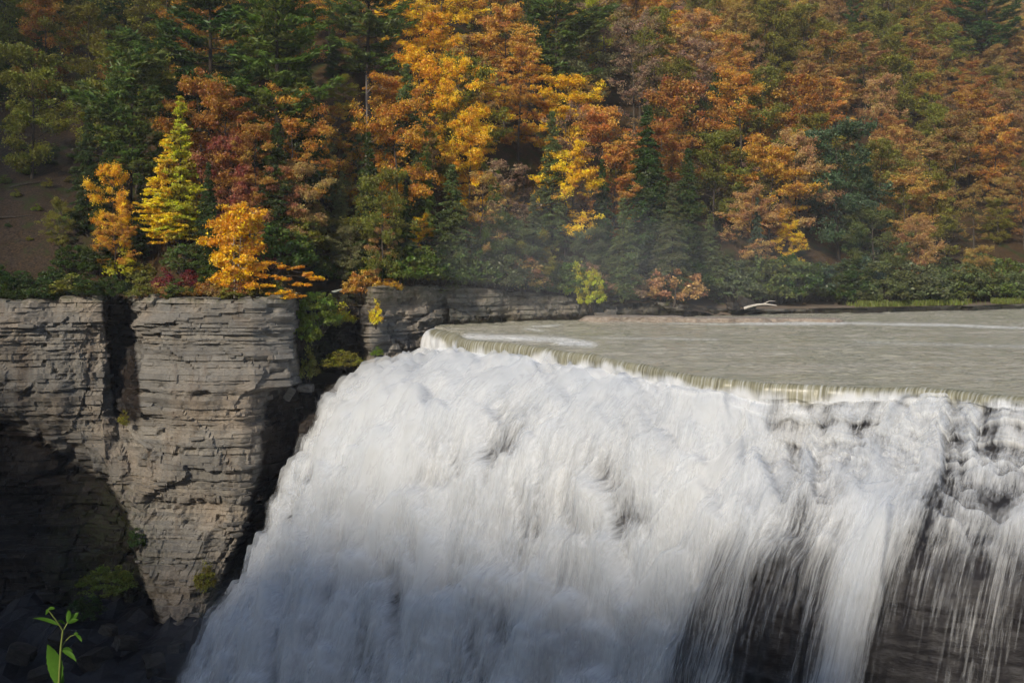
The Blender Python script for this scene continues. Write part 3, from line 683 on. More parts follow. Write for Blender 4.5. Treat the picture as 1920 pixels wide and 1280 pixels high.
KINDS = {
 'maple': [broadleaf(11, 17, 11), broadleaf(12, 18, 10, .14, 22), broadleaf(13, 16, 11.5, .2, 19, 8), broadleaf(14, 19, 10, .12, 23, 7, 112, .125, .4)],
 'round': [broadleaf(21, 14, 9.5, .12, 19, 7, 112, .125, .7), broadleaf(22, 15, 9, .1, 20, 7, 112, .125, .7), broadleaf(24, 15, 10, .06, 22, 7, 112, .125, .7)],
 'sparse': [broadleaf(31, 18, 10, .2, 18, 7, 60, .115, .6, 'vase', None, 1, .75, .9, True), broadleaf(32, 17, 9, .18, 18, 7, 52, .115, .5, 'egg', None, 1, .7, .9, True), broadleaf(33, 19, 8.5, .25, 18, 7, 62, .115, .5, 'egg', None, 1, .7, .9, True)],
 'birch': [broadleaf(41, 9, 4.8, .14, 20, 6, 60, .12, .7, 'col', M_BIRCH, 3, 1., .6), broadleaf(42, 10, 4.2, .2, 17, 6, 60, .12, .6, 'col', M_BIRCH, 2, 1., .62)],
 'pine': [pine(51, 24, 11), pine(52, 22, 12, .22), pine(53, 26, 10, .35)],
 'hemlock': [hemlock(61, 17, 8), hemlock(62, 19, 8.5), hemlock(63, 15, 7.5, .03)],
 'larch': [hemlock(71, 15, 8.6, .10, .44, .14, .10, 1.3, 18, .5)],
 'shrub': [shrub(81, 5, 6), shrub(82, 6, 5.5), shrub(83, 4, 6.5), shrub(84, 3, 3.2, 34, 70, .12)],
 'snag': [broadleaf(95, 12, 2.2, .45, 4, 1, 2, .05, .5, 'vase', M_SNAG, 1, .0001, .3, False, .24)] if False else []}
KH = {'maple': [17, 18, 16, 19], 'round': [14, 15, 15], 'sparse': [18, 17, 19], 'birch': [9, 10], 'pine': [24, 22, 26], 'hemlock': [17, 19, 15], 'larch': [15], 'shrub': [5, 6, 4, 3]}
NOUN = {'maple': ('maple_tree', 'maple', 'tree'), 'round': ('broadleaf_tree', 'broadleaf tree', 'tree'), 'sparse': ('thinning_tree', 'half-bare tree', 'tree'), 'birch': ('birch_tree', 'slim birch', 'tree'),
        'pine': ('white_pine', 'tall pine', 'pine'), 'hemlock': ('hemlock_tree', 'hemlock', 'conifer'), 'larch': ('larch_tree', 'feathery larch', 'larch'), 'shrub': ('shrub', 'leafy shrub', 'shrub')}
PAL = {'orange': (.70, .365, .060), 'golden': (.92, .55, .018), 'yellow': (.90, .68, .018), 'yellow-green': (.56, .53, .02), 'rust': (.48, .235, .050), 'tan': (.56, .36, .11),
       'russet brown': (.42, .25, .075), 'pinkish brown': (.46, .30, .155), 'dull red': (.42, .15, .08), 'crimson': (.25, .04, .04), 'salmon': (.60, .28, .13), 'olive': (.25, .24, .032),
       'dark green': (.058, .098, .015), 'mid green': (.125, .18, .026), 'grey-green': (.145, .18, .060), 'blue-green': (.095, .155, .078), 'bright green': (.20, .27, .030), 'pale green': (.30, .32, .10)}
PLACED = []       # dicts, labelled at the end
def put(kind, X, Y, Z, H, colour, var=None, wid=1.0, rot=None, label=None, lean=0., jit=.10, name=None):
    v = random.randrange(len(KINDS[kind])) if var is None else var
    s = H/KH[kind][v]; root = bpy.data.objects.new(name or NOUN[kind][0], None); COL.objects.link(root)
    root.location = (X, Y, Z); root.rotation_euler = (lean*random.uniform(-.5, .5), lean, random.uniform(0, 6.28) if rot is None else rot)
    root.scale = (s*wid, s*wid, s); root.empty_display_size = .5
    tm, cm = KINDS[kind][v]
    t = bpy.data.objects.new('trunk' if kind != 'shrub' else 'stems', tm); COL.objects.link(t); t.parent = root
    c = bpy.data.objects.new('crown', cm); COL.objects.link(c); c.parent = root
    b = PAL[colour]; j = random.uniform(1-jit, 1+jit); hshift = random.uniform(1-jit, 1+jit)
    c.color = (min(1, b[0]*j), min(1, b[1]*j*hshift), b[2]*j*random.uniform(.7, 1.4), 1)
    PLACED.append(dict(o=root, kind=kind, colour=colour, p=(X, Y, Z), H=H, label=label)); return root
def site(x, ytop, H, dmin=None):
    """walk up the slope along a photo column until a tree of height H has its tip on the given row"""
    d0 = dmin or 95.
    for d in np.arange(d0, 330, .5):
        X = pxx(x, d)
        if d < np.interp(X, rx, ry) + .8: continue
        z = float(hill(X, d)); y = HOR - (z + H - CAM_Z)/d*F_PX
        if y <= ytop: return X, d, z
    return X, d, z
def tree(kind, x, ytop, H, colour, var=None, wid=1., label=None, **kw):
    X, Y, Z = site(x, ytop, H); return put(kind, X, Y, Z - .15, H, colour, var, wid, None, label, **kw)

# --- trees one can point to, from the photograph (column, row of the tip, height in metres)
random.seed(3)
T = tree
T('larch', 338, 182, 17, 'yellow-green', 0, .72, 'yellow-green feathery larch with a pointed tip on the cliff top')
T('larch', 316, 252, 13, 'yellow', 0, 1.12, 'bright yellow larch in front of the greener pointed larch')
T('birch', 443, 385, 9.2, 'golden', 0, 1.05, 'golden birch with pale stems at the cliff edge')
T('round', 215, 318, 10, 'golden', 0, .62, 'golden maple leaning left of the yellow larch')
T('maple', 215, 400, 7, 'orange', 0, .85, 'small orange maple at the cliff rim below the yellow larch')
T('pine', 245, 70, 21, 'mid green', 1, 1.25, 'pine with flat layered boughs behind the yellow larch', jit=.04)
T('pine', 395, -80, 27, 'dark green', 0, 1.25, 'dark tall pine left of the broad pine at the top edge')
T('pine', 520, -70, 29, 'mid green', 2, 1.25, 'broad tall pine whose lit boughs hang over the orange maple', jit=.04)
T('pine', 690, -85, 24, 'mid green', 0, 1.35, 'pine at the top edge above the dead grey trunk', jit=.04)
T('pine', 1045, -65, 25, 'mid green', 1, 1.45, 'big dark pine with bare lower trunk among orange maples', jit=.04)
T('pine', 1000, -60, 22, 'dark green', 2, .7, 'slim pine just left of the big dark pine')
T('pine', 1850, -70, 30, 'dark green', 0, 1.4, 'tall dark pine at the upper right edge')
T('pine', 1600, -45, 20, 'dark green', 2, .7, 'slim dark pine tip at the top edge above the blue-green tree')
T('pine', 1345, 140, 15, 'dark green', 1, .75, 'short dark pine between two orange maples')
T('hemlock', 1217, 195, 24, 'dark green', 1, 1.0, 'large dark hemlock rising from the river bank in the centre right')
T('hemlock', 1035, 215, 19, 'grey-green', 0, .85, 'misty grey-green hemlock below the big dark pine')
T('hemlock', 765, 120, 19, 'grey-green', 2, .95, 'grey-green hemlock right of the dead grey trunk')
T('hemlock', 690, 285, 17, 'dark green', 0, .75, 'narrow dark hemlock at the foot of the dead grey trunk')
T('hemlock', 848, 335, 14, 'grey-green', 2, 1.15, 'rounded hemlock above the low rock wall')
T('hemlock', 640, 320, 12, 'pale green', 1, .85, 'pale green hemlock left of the narrow dark one')
T('hemlock', 795, 225, 15, 'bright green', 1, .6, 'bright green young hemlock in front of the golden maples')
T('hemlock', 1490, 160, 12, 'mid green', 2, .75, 'small green column hemlock between the orange maples at right')
T('hemlock', 520, 235, 14, 'dark green', 0, 1.0, 'dark hemlock behind the red-leaved shrubs')
T('hemlock', 575, 110, 18, 'dark green', 1, .9, 'dark hemlock in the shade under the broad pine')
T('hemlock', 930, 300, 13, 'mid green', 0, .8)
T('hemlock', 1130, 300, 15, 'dark green', 2, .8)
T('hemlock', 1290, 280, 18, 'dark green', 0, .95)
T('hemlock', 1330, 400, 12, 'grey-green', 2, 1.2)
T('hemlock', 1170, 370, 13, 'grey-green', 2, 1.1)
T('hemlock', 1260, 350, 16, 'grey-green', 1, 1.05)
T('hemlock', 1000, 395, 12, 'grey-green', 0, .95)
T('hemlock', 760, 400, 11, 'dark green', 1, .9)
T('hemlock', 1420, 370, 13, 'blue-green', 0, .7)
T('round', 1572, 238, 21, 'blue-green', 1, 1.0, 'big blue-green tree standing above the bank shrubs', jit=.04)
T('round', 1640, 400, 12, 'grey-green', 0, 1.1)
T('round', 1610, 330, 14, 'blue-green', 2, .8)
T('maple', 855, 112, 19, 'golden', 3, .62, 'bright golden-orange narrow maple in the upper middle', jit=.03)
T('maple', 880, 205, 16, 'golden', 1, .8, 'golden maple just below the bright narrow one', jit=.03)
T('maple', 945, 15, 19, 'orange', 0, .85, 'orange maple with dark forked trunk left of the big dark pine', jit=.03)
T('maple', 745, 195, 17, 'orange', 2, .8)
T('maple', 1130, 195, 18, 'orange', 1, 1.0)
T('maple', 1060, 280, 15, 'golden', 0, .9)
T('maple', 1150, 270, 15, 'orange', 3, .8)
T('maple', 1390, 130, 20, 'orange', 1, 1.05, 'wide orange maple right of the large dark hemlock', jit=.04)
T('maple', 1440, 280, 17, 'orange', 2, .95)
T('maple', 1555, 145, 17, 'orange', 3, .7)
T('maple', 1410, 360, 13, 'tan', 0, 1.0)
T('maple', 1865, 215, 17, 'orange', 1, .8, 'orange-brown maple below the tall dark pine at right')
T('maple', 1700, 330, 14, 'tan', 2, 1.0)
T('maple', 1480, 420, 9, 'golden', 0, .8)
T('maple', 550, 170, 16, 'orange', 0, .8, 'orange maple under the lit boughs of the broad pine')
T('maple', 430, 170, 15, 'rust', 1, .95)
T('maple', 380, 150, 15, 'rust', 2, .8)
T('maple', 480, 240, 13, 'rust', 3, .8)
T('round', 435, 265, 11, 'dull red', 0, .75, 'dull red tree between the larch and the rust maples')
T('round', 470, 330, 7.5, 'salmon', 2, .8)
T('round', 530, 315, 9, 'salmon', 1, .9)
T('round', 560, 345, 9.5, 'tan', 0, .9)
T('round', 600, 265, 12, 'pale green', 1, .7)
T('round', 590, 390, 8, 'olive', 2, .9)
T('round', 660, 430, 6.5, 'pale green', 0, .9)
T('maple', 640, 200, 14, 'orange', 3, .7)
T('round', 720, 330, 12, 'olive', 1, .8)
T('maple', 785, 408, 6.5, 'golden', 0, .9, 'small golden maple above the low rock wall', jit=.03)
T('maple', 720, 425, 6, 'tan', 2, .8)
T('sparse', 1190, 55, 20, 'pinkish brown', 0, 1.0, 'half-bare pinkish-brown tree with spreading dark limbs right of the big pine')
T('sparse', 955, 300, 15, 'pinkish brown', 1, .95, 'half-bare pinkish tree above the misty bank')
T('sparse', 900, 320, 14, 'tan', 2, .8)
T('sparse', 1300, 70, 19, 'pinkish brown', 2, .9)
T('round', 950, 425, 9, 'grey-green', 2, 1.1)
T('round', 1010, 440, 7.5, 'olive', 0, .9)
T('round', 1100, 430, 8.5, 'grey-green', 1, 1.0)
T('round', 900, 450, 7, 'mid green', 2, 1.1)
T('round', 1510, 15, 18, 'olive', 1, .9)
T('round', 1450, 0, 18, 'olive', 0, .9)
T('round', 1555, 40, 17, 'olive', 2, .9)
T('round', 1100, -10, 15, 'yellow-green', 0, .9)
T('round', 60, 90, 16, 'olive', 1, .9, 'olive-leaved slender tree at the top of the bare slope')
T('round', 110, 375, 5.5, 'olive', 2, .8, 'small olive bush-like tree on the bare slope')
T('hemlock', 165, 210, 14, 'dark green', 0, .9)
T('hemlock', 205, 255, 12, 'dark green', 2, .9)
T('hemlock', 265, 330, 9, 'dark green', 2, 1.0)
T('hemlock', 390, 300, 12, 'dark green', 1, .8)
T('hemlock', 400, 380, 8.5, 'dark green', 2, 1.0)

# --- the rest of the wood, row by row up the slope
random.seed(11)
def zone(x, y):
    r = random.random
    def pick(*w):
        t = sum(a for a, *_ in w); q = r()*t
        for a, k, c in w:
            q -= a
            if q <= 0: return k, c
        return w[-1][1:]
    if y > 430 and x > 700: return pick((4, 'round', 'grey-green'), (3, 'hemlock', 'grey-green'), (2, 'round', 'blue-green'), (1, 'round', 'olive'), (1, 'maple', 'tan'))
    if x < 330: return pick((4, 'hemlock', 'dark green'), (3, 'round', 'olive'), (2, 'pine', 'dark green'), (1.2, 'maple', 'rust'), (1, 'maple', 'olive'))
    if x < 700: return pick((3, 'hemlock', 'dark green'), (2.2, 'pine', 'dark green'), (2.2, 'maple', 'orange'), (1.2, 'maple', 'rust'), (1.4, 'round', 'olive'), (.8, 'maple', 'golden'))
    if x < 1150: return pick((2.6, 'maple', 'orange'), (1.9, 'maple', 'golden'), (2.4, 'maple', 'tan'), (1.6, 'hemlock', 'mid green'), (1, 'round', 'pale green'), (1.6, 'sparse', 'pinkish brown'), (1.6, 'round', 'olive'))
    if x < 1500: return pick((2.4, 'maple', 'orange'), (3, 'maple', 'tan'), (2, 'sparse', 'pinkish brown'), (1, 'maple', 'rust'), (1.8, 'round', 'olive'), (.8, 'hemlock', 'mid green'))
    return pick((1.6, 'maple', 'rust'), (2.6, 'maple', 'russet brown'), (1.8, 'sparse', 'russet brown'), (2.0, 'maple', 'tan'), (2.0, 'round', 'olive'), (.6, 'hemlock', 'dark green'))
HERO = []
for dct in PLACED:
    if dct['label'] or dct['kind'] in ('pine',):
        p = dct['p']; hx, hy0 = to_px(p); _, hy1 = to_px((p[0], p[1], p[2]+dct['H'])); HERO.append((hx, hy1, hy0, p[1], dct['H']/p[1]*F_PX*(.28 if dct['kind'] == 'pine' else .18)))
w = 7.
while w < 175:
    step = 7.2 + w*.012; X = -95 + random.uniform(0, step)
    while X < 150:
        xx, ww = X + random.uniform(-2, 2), w + random.uniform(-4, 4); Y = float(np.interp(xx, rx, ry)) + ww
        Z = float(hill(xx, Y)); H = random.uniform(12, 19)*(.75 if w < 12 else 1.); q, r = to_px((xx, Y, Z + H*.7)); qb, rb = to_px((xx, Y, Z))
        X += step*random.uniform(.75, 1.3)
        if q < -160 or q > 2080 or r < -420: continue
        if q < 215 and rb > 268 and rb < 520: continue                    # the bare slope
        if q < 480 and rb > 430: continue
        if q > 1250 and ww < 8: continue
        near = min((math.hypot(xx-d['p'][0], Y-d['p'][1]) for d in PLACED), default=99)
        if near < 3.6: continue
        rt = to_px((xx, Y, Z+H))[1]
        hide = any(Y < hd and abs(q-hx) < hw + 8 and hy1 < rt < hy0 - .30*(hy0-hy1) for hx, hy1, hy0, hd, hw in HERO) and random.random() < .85
        if hide: H = random.uniform(5, 8)
        k, c = zone(q, r)
        if k == 'maple' and random.random() < .38: k = 'round'
        if hide and k == 'pine': k, c = 'round', 'olive'
        if k == 'pine': H *= 1.35
        put(k, xx, Y, Z-.2, H, c, None, random.uniform(.8, 1.1))
    w += 12.5

# --- young growth between the rows
random.seed(41)
for _ in range(230):
    xx, ww = random.uniform(-85, 130), random.uniform(10, 150); Y = float(np.interp(xx, rx, ry)) + ww; Z = float(hill(xx, Y)); q, r = to_px((xx, Y, Z + 4)); rb = to_px((xx, Y, Z))[1]
    if q < -60 or q > 1980 or r < -60 or (q < 215 and 268 < rb < 520) or min(math.hypot(xx-d['p'][0], Y-d['p'][1]) for d in PLACED) < 2.6: continue
    k, c = zone(q, r)
    put('round' if k in ('pine', 'sparse', 'maple') else k, xx, Y, Z-.2, random.uniform(5, 9), c if c != 'orange' else random.choice(['golden', 'tan', 'olive', 'rust']), None, random.uniform(.9, 1.3))

# --- shrubs along the cliff top, the river bank and in the wall's alcove
random.seed(23)
def bush(x, ytop, H, colour, wid=1., label=None, var=None): X, Y, Z = site(x, ytop, H); return put('shrub', X, Y, Z-.1, H, colour, var, wid, None, label)
def bush_at(x, y, d, H, colour, wid=1., label=None, var=None):
    p = px(x, y, d); return put('shrub', p[0], p[1], p[2], H, colour, var, wid, None, label)
for x, yt, H, c in [(1450, 500, 4, 'grey-green'), (1500, 485, 5, 'grey-green'), (1555, 500, 4.5, 'grey-green'), (1610, 480, 5.5, 'blue-green'), (1660, 505, 4, 'grey-green'), (1705, 490, 4.8, 'grey-green'), (1750, 500, 4.4, 'mid green'),
                    (1795, 520, 3.4, 'bright green'), (1840, 470, 6, 'grey-green'), (1885, 480, 5.5, 'mid green'), (1930, 490, 5, 'grey-green'), (1980, 490, 5, 'grey-green'), (1400, 480, 5, 'grey-green'), (1350, 470, 5.5, 'mid green'),
                    (1640, 470, 6, 'grey-green'), (1770, 475, 5.5, 'grey-green'), (1820, 500, 4.5, 'mid green'), (1300, 480, 5, 'grey-green'), (1195, 470, 5, 'grey-green'), (1145, 480, 5, 'grey-green'), (1050, 480, 4.5, 'olive'),
                    (985, 475, 4.5, 'mid green'), (930, 480, 4.5, 'grey-green'), (880, 480, 4.2, 'mid green'), (830, 480, 4, 'dark green'), (770, 470, 4.5, 'mid green'), (735, 490, 3.2, 'dark green'), (690, 480, 3.2, 'mid green'), (645, 470, 3.4, 'olive'),
                    (605, 480, 3, 'mid green'), (560, 440, 4.5, 'olive'), (520, 420, 5, 'mid green'), (480, 440, 4.4, 'dull red'), (390, 490, 2.6, 'mid green'), (355, 500, 2.4, 'crimson'), (310, 505, 2.2, 'crimson'), (265, 490, 2.6, 'olive'),
                    (230, 480, 3, 'yellow-green'), (150, 500, 2.4, 'dark green'), (100, 500, 2.2, 'dark green'), (40, 505, 2, 'dark green'), (180, 460, 3.4, 'dark green'), (-30, 490, 3, 'dark green'), (130, 455, 3, 'dark green'), (415, 455, 3.5, 'dark green'), (345, 455, 3.6, 'mid green')]:
    bush(x, yt, H, c, random.uniform(.9, 1.15))
for x in np.arange(1275, 2040, 25):                  # the hedge of shrubs along the far bank
    d = float(np.interp(x, [840, 1100, 1290, 1500, 1700, 1920, 2400], [122.5, 133, 139, 146, 152, 160, 178])) + random.uniform(7.0, 10.5); X_ = pxx(x + random.uniform(-8, 8), d)
    put('shrub', X_, d, float(hill(X_, d)) - .1, random.uniform(4.6, 7.2), random.choice(['grey-green', 'grey-green', 'blue-green', 'dark green', 'grey-green', 'grey-green', 'olive']), None, random.uniform(.95, 1.25))
for x in np.arange(715, 1275, 26):
    d = float(np.interp(x, [700, 760, 840, 950, 1100, 1290], [115, 117.5, 122.5, 127, 133, 139])) + random.uniform(1.2, 3.2); X_ = pxx(x + random.uniform(-8, 8), d)
    put('shrub', X_, d, float(hill(X_, d)) - .1, random.uniform(2.6, 5.0), random.choice(['grey-green', 'dark green', 'mid green', 'grey-green', 'olive', 'tan', 'pinkish brown']), None, random.uniform(.9, 1.2))
for x in list(np.arange(-40, 190, 22)) + list(np.arange(270, 535, 20)):                   # low growth on the very edge of the cliff
    d = float(np.interp(x, [-100, 0, 120, 183, 258, 330, 470, 522], [104, 105, 106, 107, 106, 105.3, 105.3, 107])) + random.uniform(.9, 1.8); X_ = pxx(x + random.uniform(-6, 6), d)
    put('shrub', X_, d, float(hill(X_, d)) - random.uniform(.1, .7), random.uniform(1.0, 2.4), random.choice(['dark green', 'olive', 'mid green', 'russet brown', 'tan', 'rust']) if x > 250 else random.choice(['dark green', 'dark green', 'olive']), 3, random.uniform(1.0, 1.7))
for x, y in [(20, 300), (50, 330), (95, 310), (130, 345), (30, 370), (70, 400), (15, 430), (120, 420), (55, 455), (90, 355), (140, 300), (10, 345), (160, 390), (40, 282), (100, 285)]:     # weeds on the bare slope
    for d in np.arange(108, 200, .5):
        X_ = pxx(x, d); z_ = float(hill(X_, d))
        if d > np.interp(X_, rx, ry)+1 and HOR - (z_-CAM_Z)/d*F_PX < y: break
    put('shrub', X_, d, z_ - .05, random.uniform(.5, 1.3), random.choice(['dark green', 'olive', 'mid green', 'bright green']), 3, random.uniform(1.0, 1.8))
# shrubs rooted in the alcove and on the wall
for x, y, d, H, c, wd, lab, var in [
    (562, 652, 110.4, 5.2, 'bright green', .85, 'bright green shrub spilling over the cliff beside the alcove', 1),
    (598, 625, 112.0, 4.6, 'bright green', .85, 'green shrub at the head of the alcove under the golden maple branch', 0),
    (578, 715, 110.8, 3.6, 'olive', .55, 'olive shrub on the alcove ledge above the stone block', 3),
    (640, 610, 115.5, 2.4, 'yellow-green', 1.0, 'yellow-green sprig on the dark alcove wall', 3),
    (640, 690, 112.5, 2.0, 'olive', 1.3, 'low olive shrub on the alcove ledge near the falls', 2),
    (705, 612, 113.6, 2.8, 'yellow', .45, 'yellow shrub clinging to the corner of the low rock wall', 3),
    (708, 668, 113.2, 1.0, 'bright green', 1.2, 'tiny green plant at the foot of the rock wall corner', 3),
    (232, 800, 105.6, 1.6, 'olive', .6, 'small olive plant at the foot of the dark cleft', 3),
    (385, 1110, 104.0, 3.0, 'olive', .6, 'olive shrub low on the cliff beside the falls', 3),
    (200, 1110, 104.2, 2.6, 'mid green', 1.3, 'green shrub in the dark hollow at the cliff foot', 2),
    (160, 1160, 103.2, 2.2, 'dark green', 1.3, 'dark shrub lowest in the hollow at the cliff foot', 0),
    (255, 1030, 105.2, 2.4, 'dark green', .8, 'dark shrub high in the hollow under the pale wall', 1),
    (1110, 582, 131.4, 5.6, 'yellow-green', .62, 'yellow-green vine-clad shrub drooping over the low wall in mist', 1),
    (1082, 560, 132.6, 4.4, 'yellow-green', .6, 'yellow-green shrub behind the drooping vine', 3),
    (680, 556, 116.2, 3.0, 'orange', .9, 'orange shrub overhanging the dark alcove', 2),
    (735, 548, 116.4, 2.0, 'orange', .9, 'orange shrub on top of the low rock wall', 3),
    (210, 560, 108.4, 2.4, 'dark green', .9, 'dark shrub at the head of the cleft in the cliff', 2),
    (160, 560, 106.2, 2.0, 'dark green', 1.2, 'dark shrub left of the cleft on the cliff edge', 0),
    (262, 560, 105.6, 2.0, 'olive', 1.0, 'olive shrub right of the cleft on the cliff edge', 3)]:
    bush_at(x, y, d, H, c, wd, lab, var)

# the golden maple that leans out over the cliff edge
def leaning_maple():
    rs = np.random.RandomState(77); b = px(500, 556, 108.2); b[2] = float(hill(b[0], b[1])) - .1
    root = bpy.data.objects.new('maple_sapling', None); COL.objects.link(root); root.location = b
    tag(root, 'golden maple sapling spreading tiers of leaves out over the cliff edge', 'tree')
    tr = Acc(); C, CL = [], []
    stem = [np.array([0, .1, -.4]), np.array([.3, -.2, 1.0]), np.array([.9, -.6, 2.0]), np.array([1.2, -.8, 3.6])]
    tr.add(tube(stem, np.array([.10, .08, .06, .03]), 6))
    for (x, y, d, wx) in [(506, 492, 107.2, .9), (545, 500, 106.6, 1.5), (578, 514, 106.2, 1.5), (520, 520, 106.6, 1.4), (500, 535, 106.8, .9), (530, 548, 106.2, 1.3), (555, 533, 106.2, 1.2), (520, 560, 106.4, .9), (592, 522, 106.2, .7), (490, 515, 107, .8), (547, 555, 106.1, .7)]:
        e = px(x, y, d) - b; s0 = stem[1] + (stem[3]-stem[1])*rs.rand()
        tr.add(tube(np.stack([s0, (s0+e)/2 + np.array([0, 0, .15]), e]), np.array([.035, .025, .008]), 4))
        for _ in range(7):
            k = 46; c = e + rs.randn(3)*np.array([wx*.42, .5, .10]); c[2] -= .10*abs(c[0]-e[0])
            C.append(cloud(c, (.42, .42, .11), k, rs)); CL.append(np.full(k, rs.rand()))
    o = link('trunk', tr.mesh('trunk', M_BARK), root)
    c = link('crown', leaf_mesh('crown', np.concatenate(C), .125, np.concatenate(CL), rs, 1.2, .7), root); c.color = (.88, .47, .02, 1)
leaning_maple()

# dead grey trunk
def snag(x, ytop, ybase, d, name, label, mat, r=.26, limbs=((.62, 1.3, .5), (.80, -1.5, .9), (.9, 1.0, 1.2), (.4, -.9, -.3))):
    rs = np.random.RandomState(int(x)); X = pxx(x, d); z0 = float(hill(X, d)) if d > 118 else px(x, ybase, d)[2]; H = px(x, ytop, d)[2] - z0
    root = bpy.data.objects.new(name, None); COL.objects.link(root); root.location = (X, d, z0-.1); tag(root, label, 'dead tree')
    zz = np.linspace(-.3, H, 9); wob = np.cumsum(rs.randn(9, 2)*.06, 0); P = np.stack([wob[:, 0], wob[:, 1], zz], -1)
    link('trunk', mesh_np('trunk', *tube(P, r*(1-.75*np.clip(zz/H, 0, 1)), 8), mat, True), root)
    for h, dx, dz in limbs:
        p0 = np.array([np.interp(h*H, zz, P[:, 0]), np.interp(h*H, zz, P[:, 1]), h*H])
        e = np.array([dx, rs.randn()*.4, dz]); q = np.linspace(0, 1, 4)[:, None]
        link('limb', mesh_np('limb', *tube(p0 + e*q + rs.randn(4, 3)*.06*q, np.array([.07, .05, .03, .012]), 5), mat, True), root)
snag(688, 140, 330, 128, 'dead_trunk', 'bare grey dead trunk standing among dark hemlocks', M_SNAG)
snag(1264, 540, 590, 136, 'leaning_trunk', 'thin brown trunk rooted on the stone shelf by the water', M_BARK, .2, ((.9, .5, .6),))
snag(1183, 500, 560, 139, 'bare_stem', 'thin bare stem in the mist behind the vine-clad shrub', M_SNAG, .07, ((.6, .4, .5), (.8, -.4, .5)))

# ------------------------------------------------------------------ loose stones, shelves, driftwood, grass
def rock_mesh(name, size, seed, mat, rough=.18, sub=3):
    import bmesh
    bm = bmesh.new(); bmesh.ops.create_cube(bm, size=1); bmesh.ops.subdivide_edges(bm, edges=bm.edges[:], cuts=sub, use_grid_fill=True)
    V = np.array([v.co for v in bm.verts]); n = V*(1 + 0*V)
    k = fbm(V[:, 0]*2.2+seed, V[:, 1]*2.2, V[:, 2]*2.2, seed, 3)[:, None]
    L = np.abs(V).max(1, keepdims=True); r = np.linalg.norm(V, axis=1, keepdims=True)
    P = V*(1 - .16*np.clip(r/.866 - .55, 0, 1)) + unit(V)*k*rough + .05*np.stack([vn(V[:, 0]*3, V[:, 1]*3, V[:, 2]*3, seed+i) for i in range(3)], -1)
    P = P*np.asarray(size)
    for v, p in zip(bm.verts, P): v.co = p
    me = bpy.data.meshes.new(name); bm.to_mesh(me); bm.free(); me.materials.append(mat); return me
def stone(name, x, y, d, size, rot, mat, label, cat='rock', seed=1, sub=3):
    p = px(x, y, d); o = link(name, rock_mesh(name, size, seed, mat, .18, sub), None, label, cat); o.location = p; o.rotation_euler = rot; return o
stone('stone_block', 573, 727, 110.6, (1.5, 1.2, .75), (0, 0, .05), M_SLAB, 'square pale stone block on the ledge beside the falls', seed=2)
stone('stone_slab', 543, 738, 108.5, (.8, .5, 1.4), (.25, .55, .2), M_SLAB, 'tilted pale slab leaning against the cliff by the block', seed=3)
stone('boulder', 1400, 569, 142, (2.2, 1.4, 1.2), (0, .35, .2), M_SLAB_DARK, 'dark grey boulder with an angled face on the far bank', seed=4)
stone('boulder', 1374, 574, 141, (1.6, 1.2, .9), (0, .1, .8), M_SLAB_DARK, 'low dark boulder left of the angled one on the far bank', seed=5)
stone('boulder', 1145, 585, 132.5, (1.4, 1.0, .7), (0, .1, .4), M_SLAB, 'grey boulder at the foot of the low wall by the stone shelf', seed=6)
stone('boulder', 1128, 591, 131, (1.5, 1.1, .6), (0, .0, .2), M_SLAB, 'rounded boulder at the left end of the stone shelf', seed=7)
# pale shelf in the river, in broad flat pieces
def shelf(x0, x1, y, label, seed, h=.36, dep=4.):
    rs = np.random.RandomState(seed); d = (CAM_Z - .12)*F_PX/(y - HOR); a, b = pxx(x0, d), pxx(x1, d); n = max(10, int((b-a)/.5))
    u = np.linspace(0, 1, n); taper = np.minimum(1, np.minimum(u*6, (1-u)*5))**.6
    fr = -.5*dep*taper*(.75 + .5*fbm(u*(b-a)*.35, 0*u, 0, seed)); bk = .5*dep*taper*(.9 + .2*rs.rand(n))
    X = a + (b-a)*u; rows = []
    for k, (f, z) in enumerate([(1., -.3), (1.0, .40*h), (.93, .42*h), (.93, h), (.5, h+.03), (-.2, h+.05), (-1, h), (-1, -.3)]):
        yy = np.where(f > 0, fr*f + (vn(X*1.3, k*3.+0*X, 0, seed)*.12), bk*(-f) if f < 0 else 0*u); rows.append(np.stack([X, d + 1.2 + yy + u*0, z*np.clip(taper*1.6, .25, 1) + .05*vn(X*.6, 0*X+k, 0, seed)], -1))
    P = np.stack(rows, 1); o = link('stone_shelf', mesh_np('stone_shelf', P.reshape(-1, 3), grid_faces(n, len(rows)), M_SHELF, False), None, label, 'rock shelf', 'pale rock shelves in the river'); return o
M_SHELF = mat_loose('leaf_strewn_shelf', (.22, .17, .13), (.42, .37, .32))
shelf(1085, 1300, 603.5, 'broad pale rock shelf with fallen leaves jutting from the left bank', 51, .72, 5)
shelf(1270, 1455, 604.5, 'middle pale rock shelf running on from the leaf-strewn one', 52, .62, 4)
shelf(1430, 1590, 604, 'low far end of the pale rock shelf where the riffle starts', 53, .50, 3)
for i_, (x, y, d, sz) in enumerate([(40, 1225, 97, 2.2), (110, 1195, 98.5, 1.7), (175, 1235, 97, 2.6), (235, 1205, 98, 1.9), (290, 1245, 96.5, 2.3), (75, 1262, 95.5, 1.8), (330, 1215, 97.5, 1.5), (205, 1180, 99, 1.4)]):
    stone('fallen_rock', x, y, d, (sz, sz*.8, sz*.55), (.2*math.sin(i_*2), .3*math.cos(i_*3), i_*1.3), M_SLAB_DARK, ['leftmost', 'third', 'fourth', 'sixth', 'seventh', 'second', 'eighth', 'fifth'][i_] + ' dark fallen rock from the left at the cliff foot', seed=60+i_)
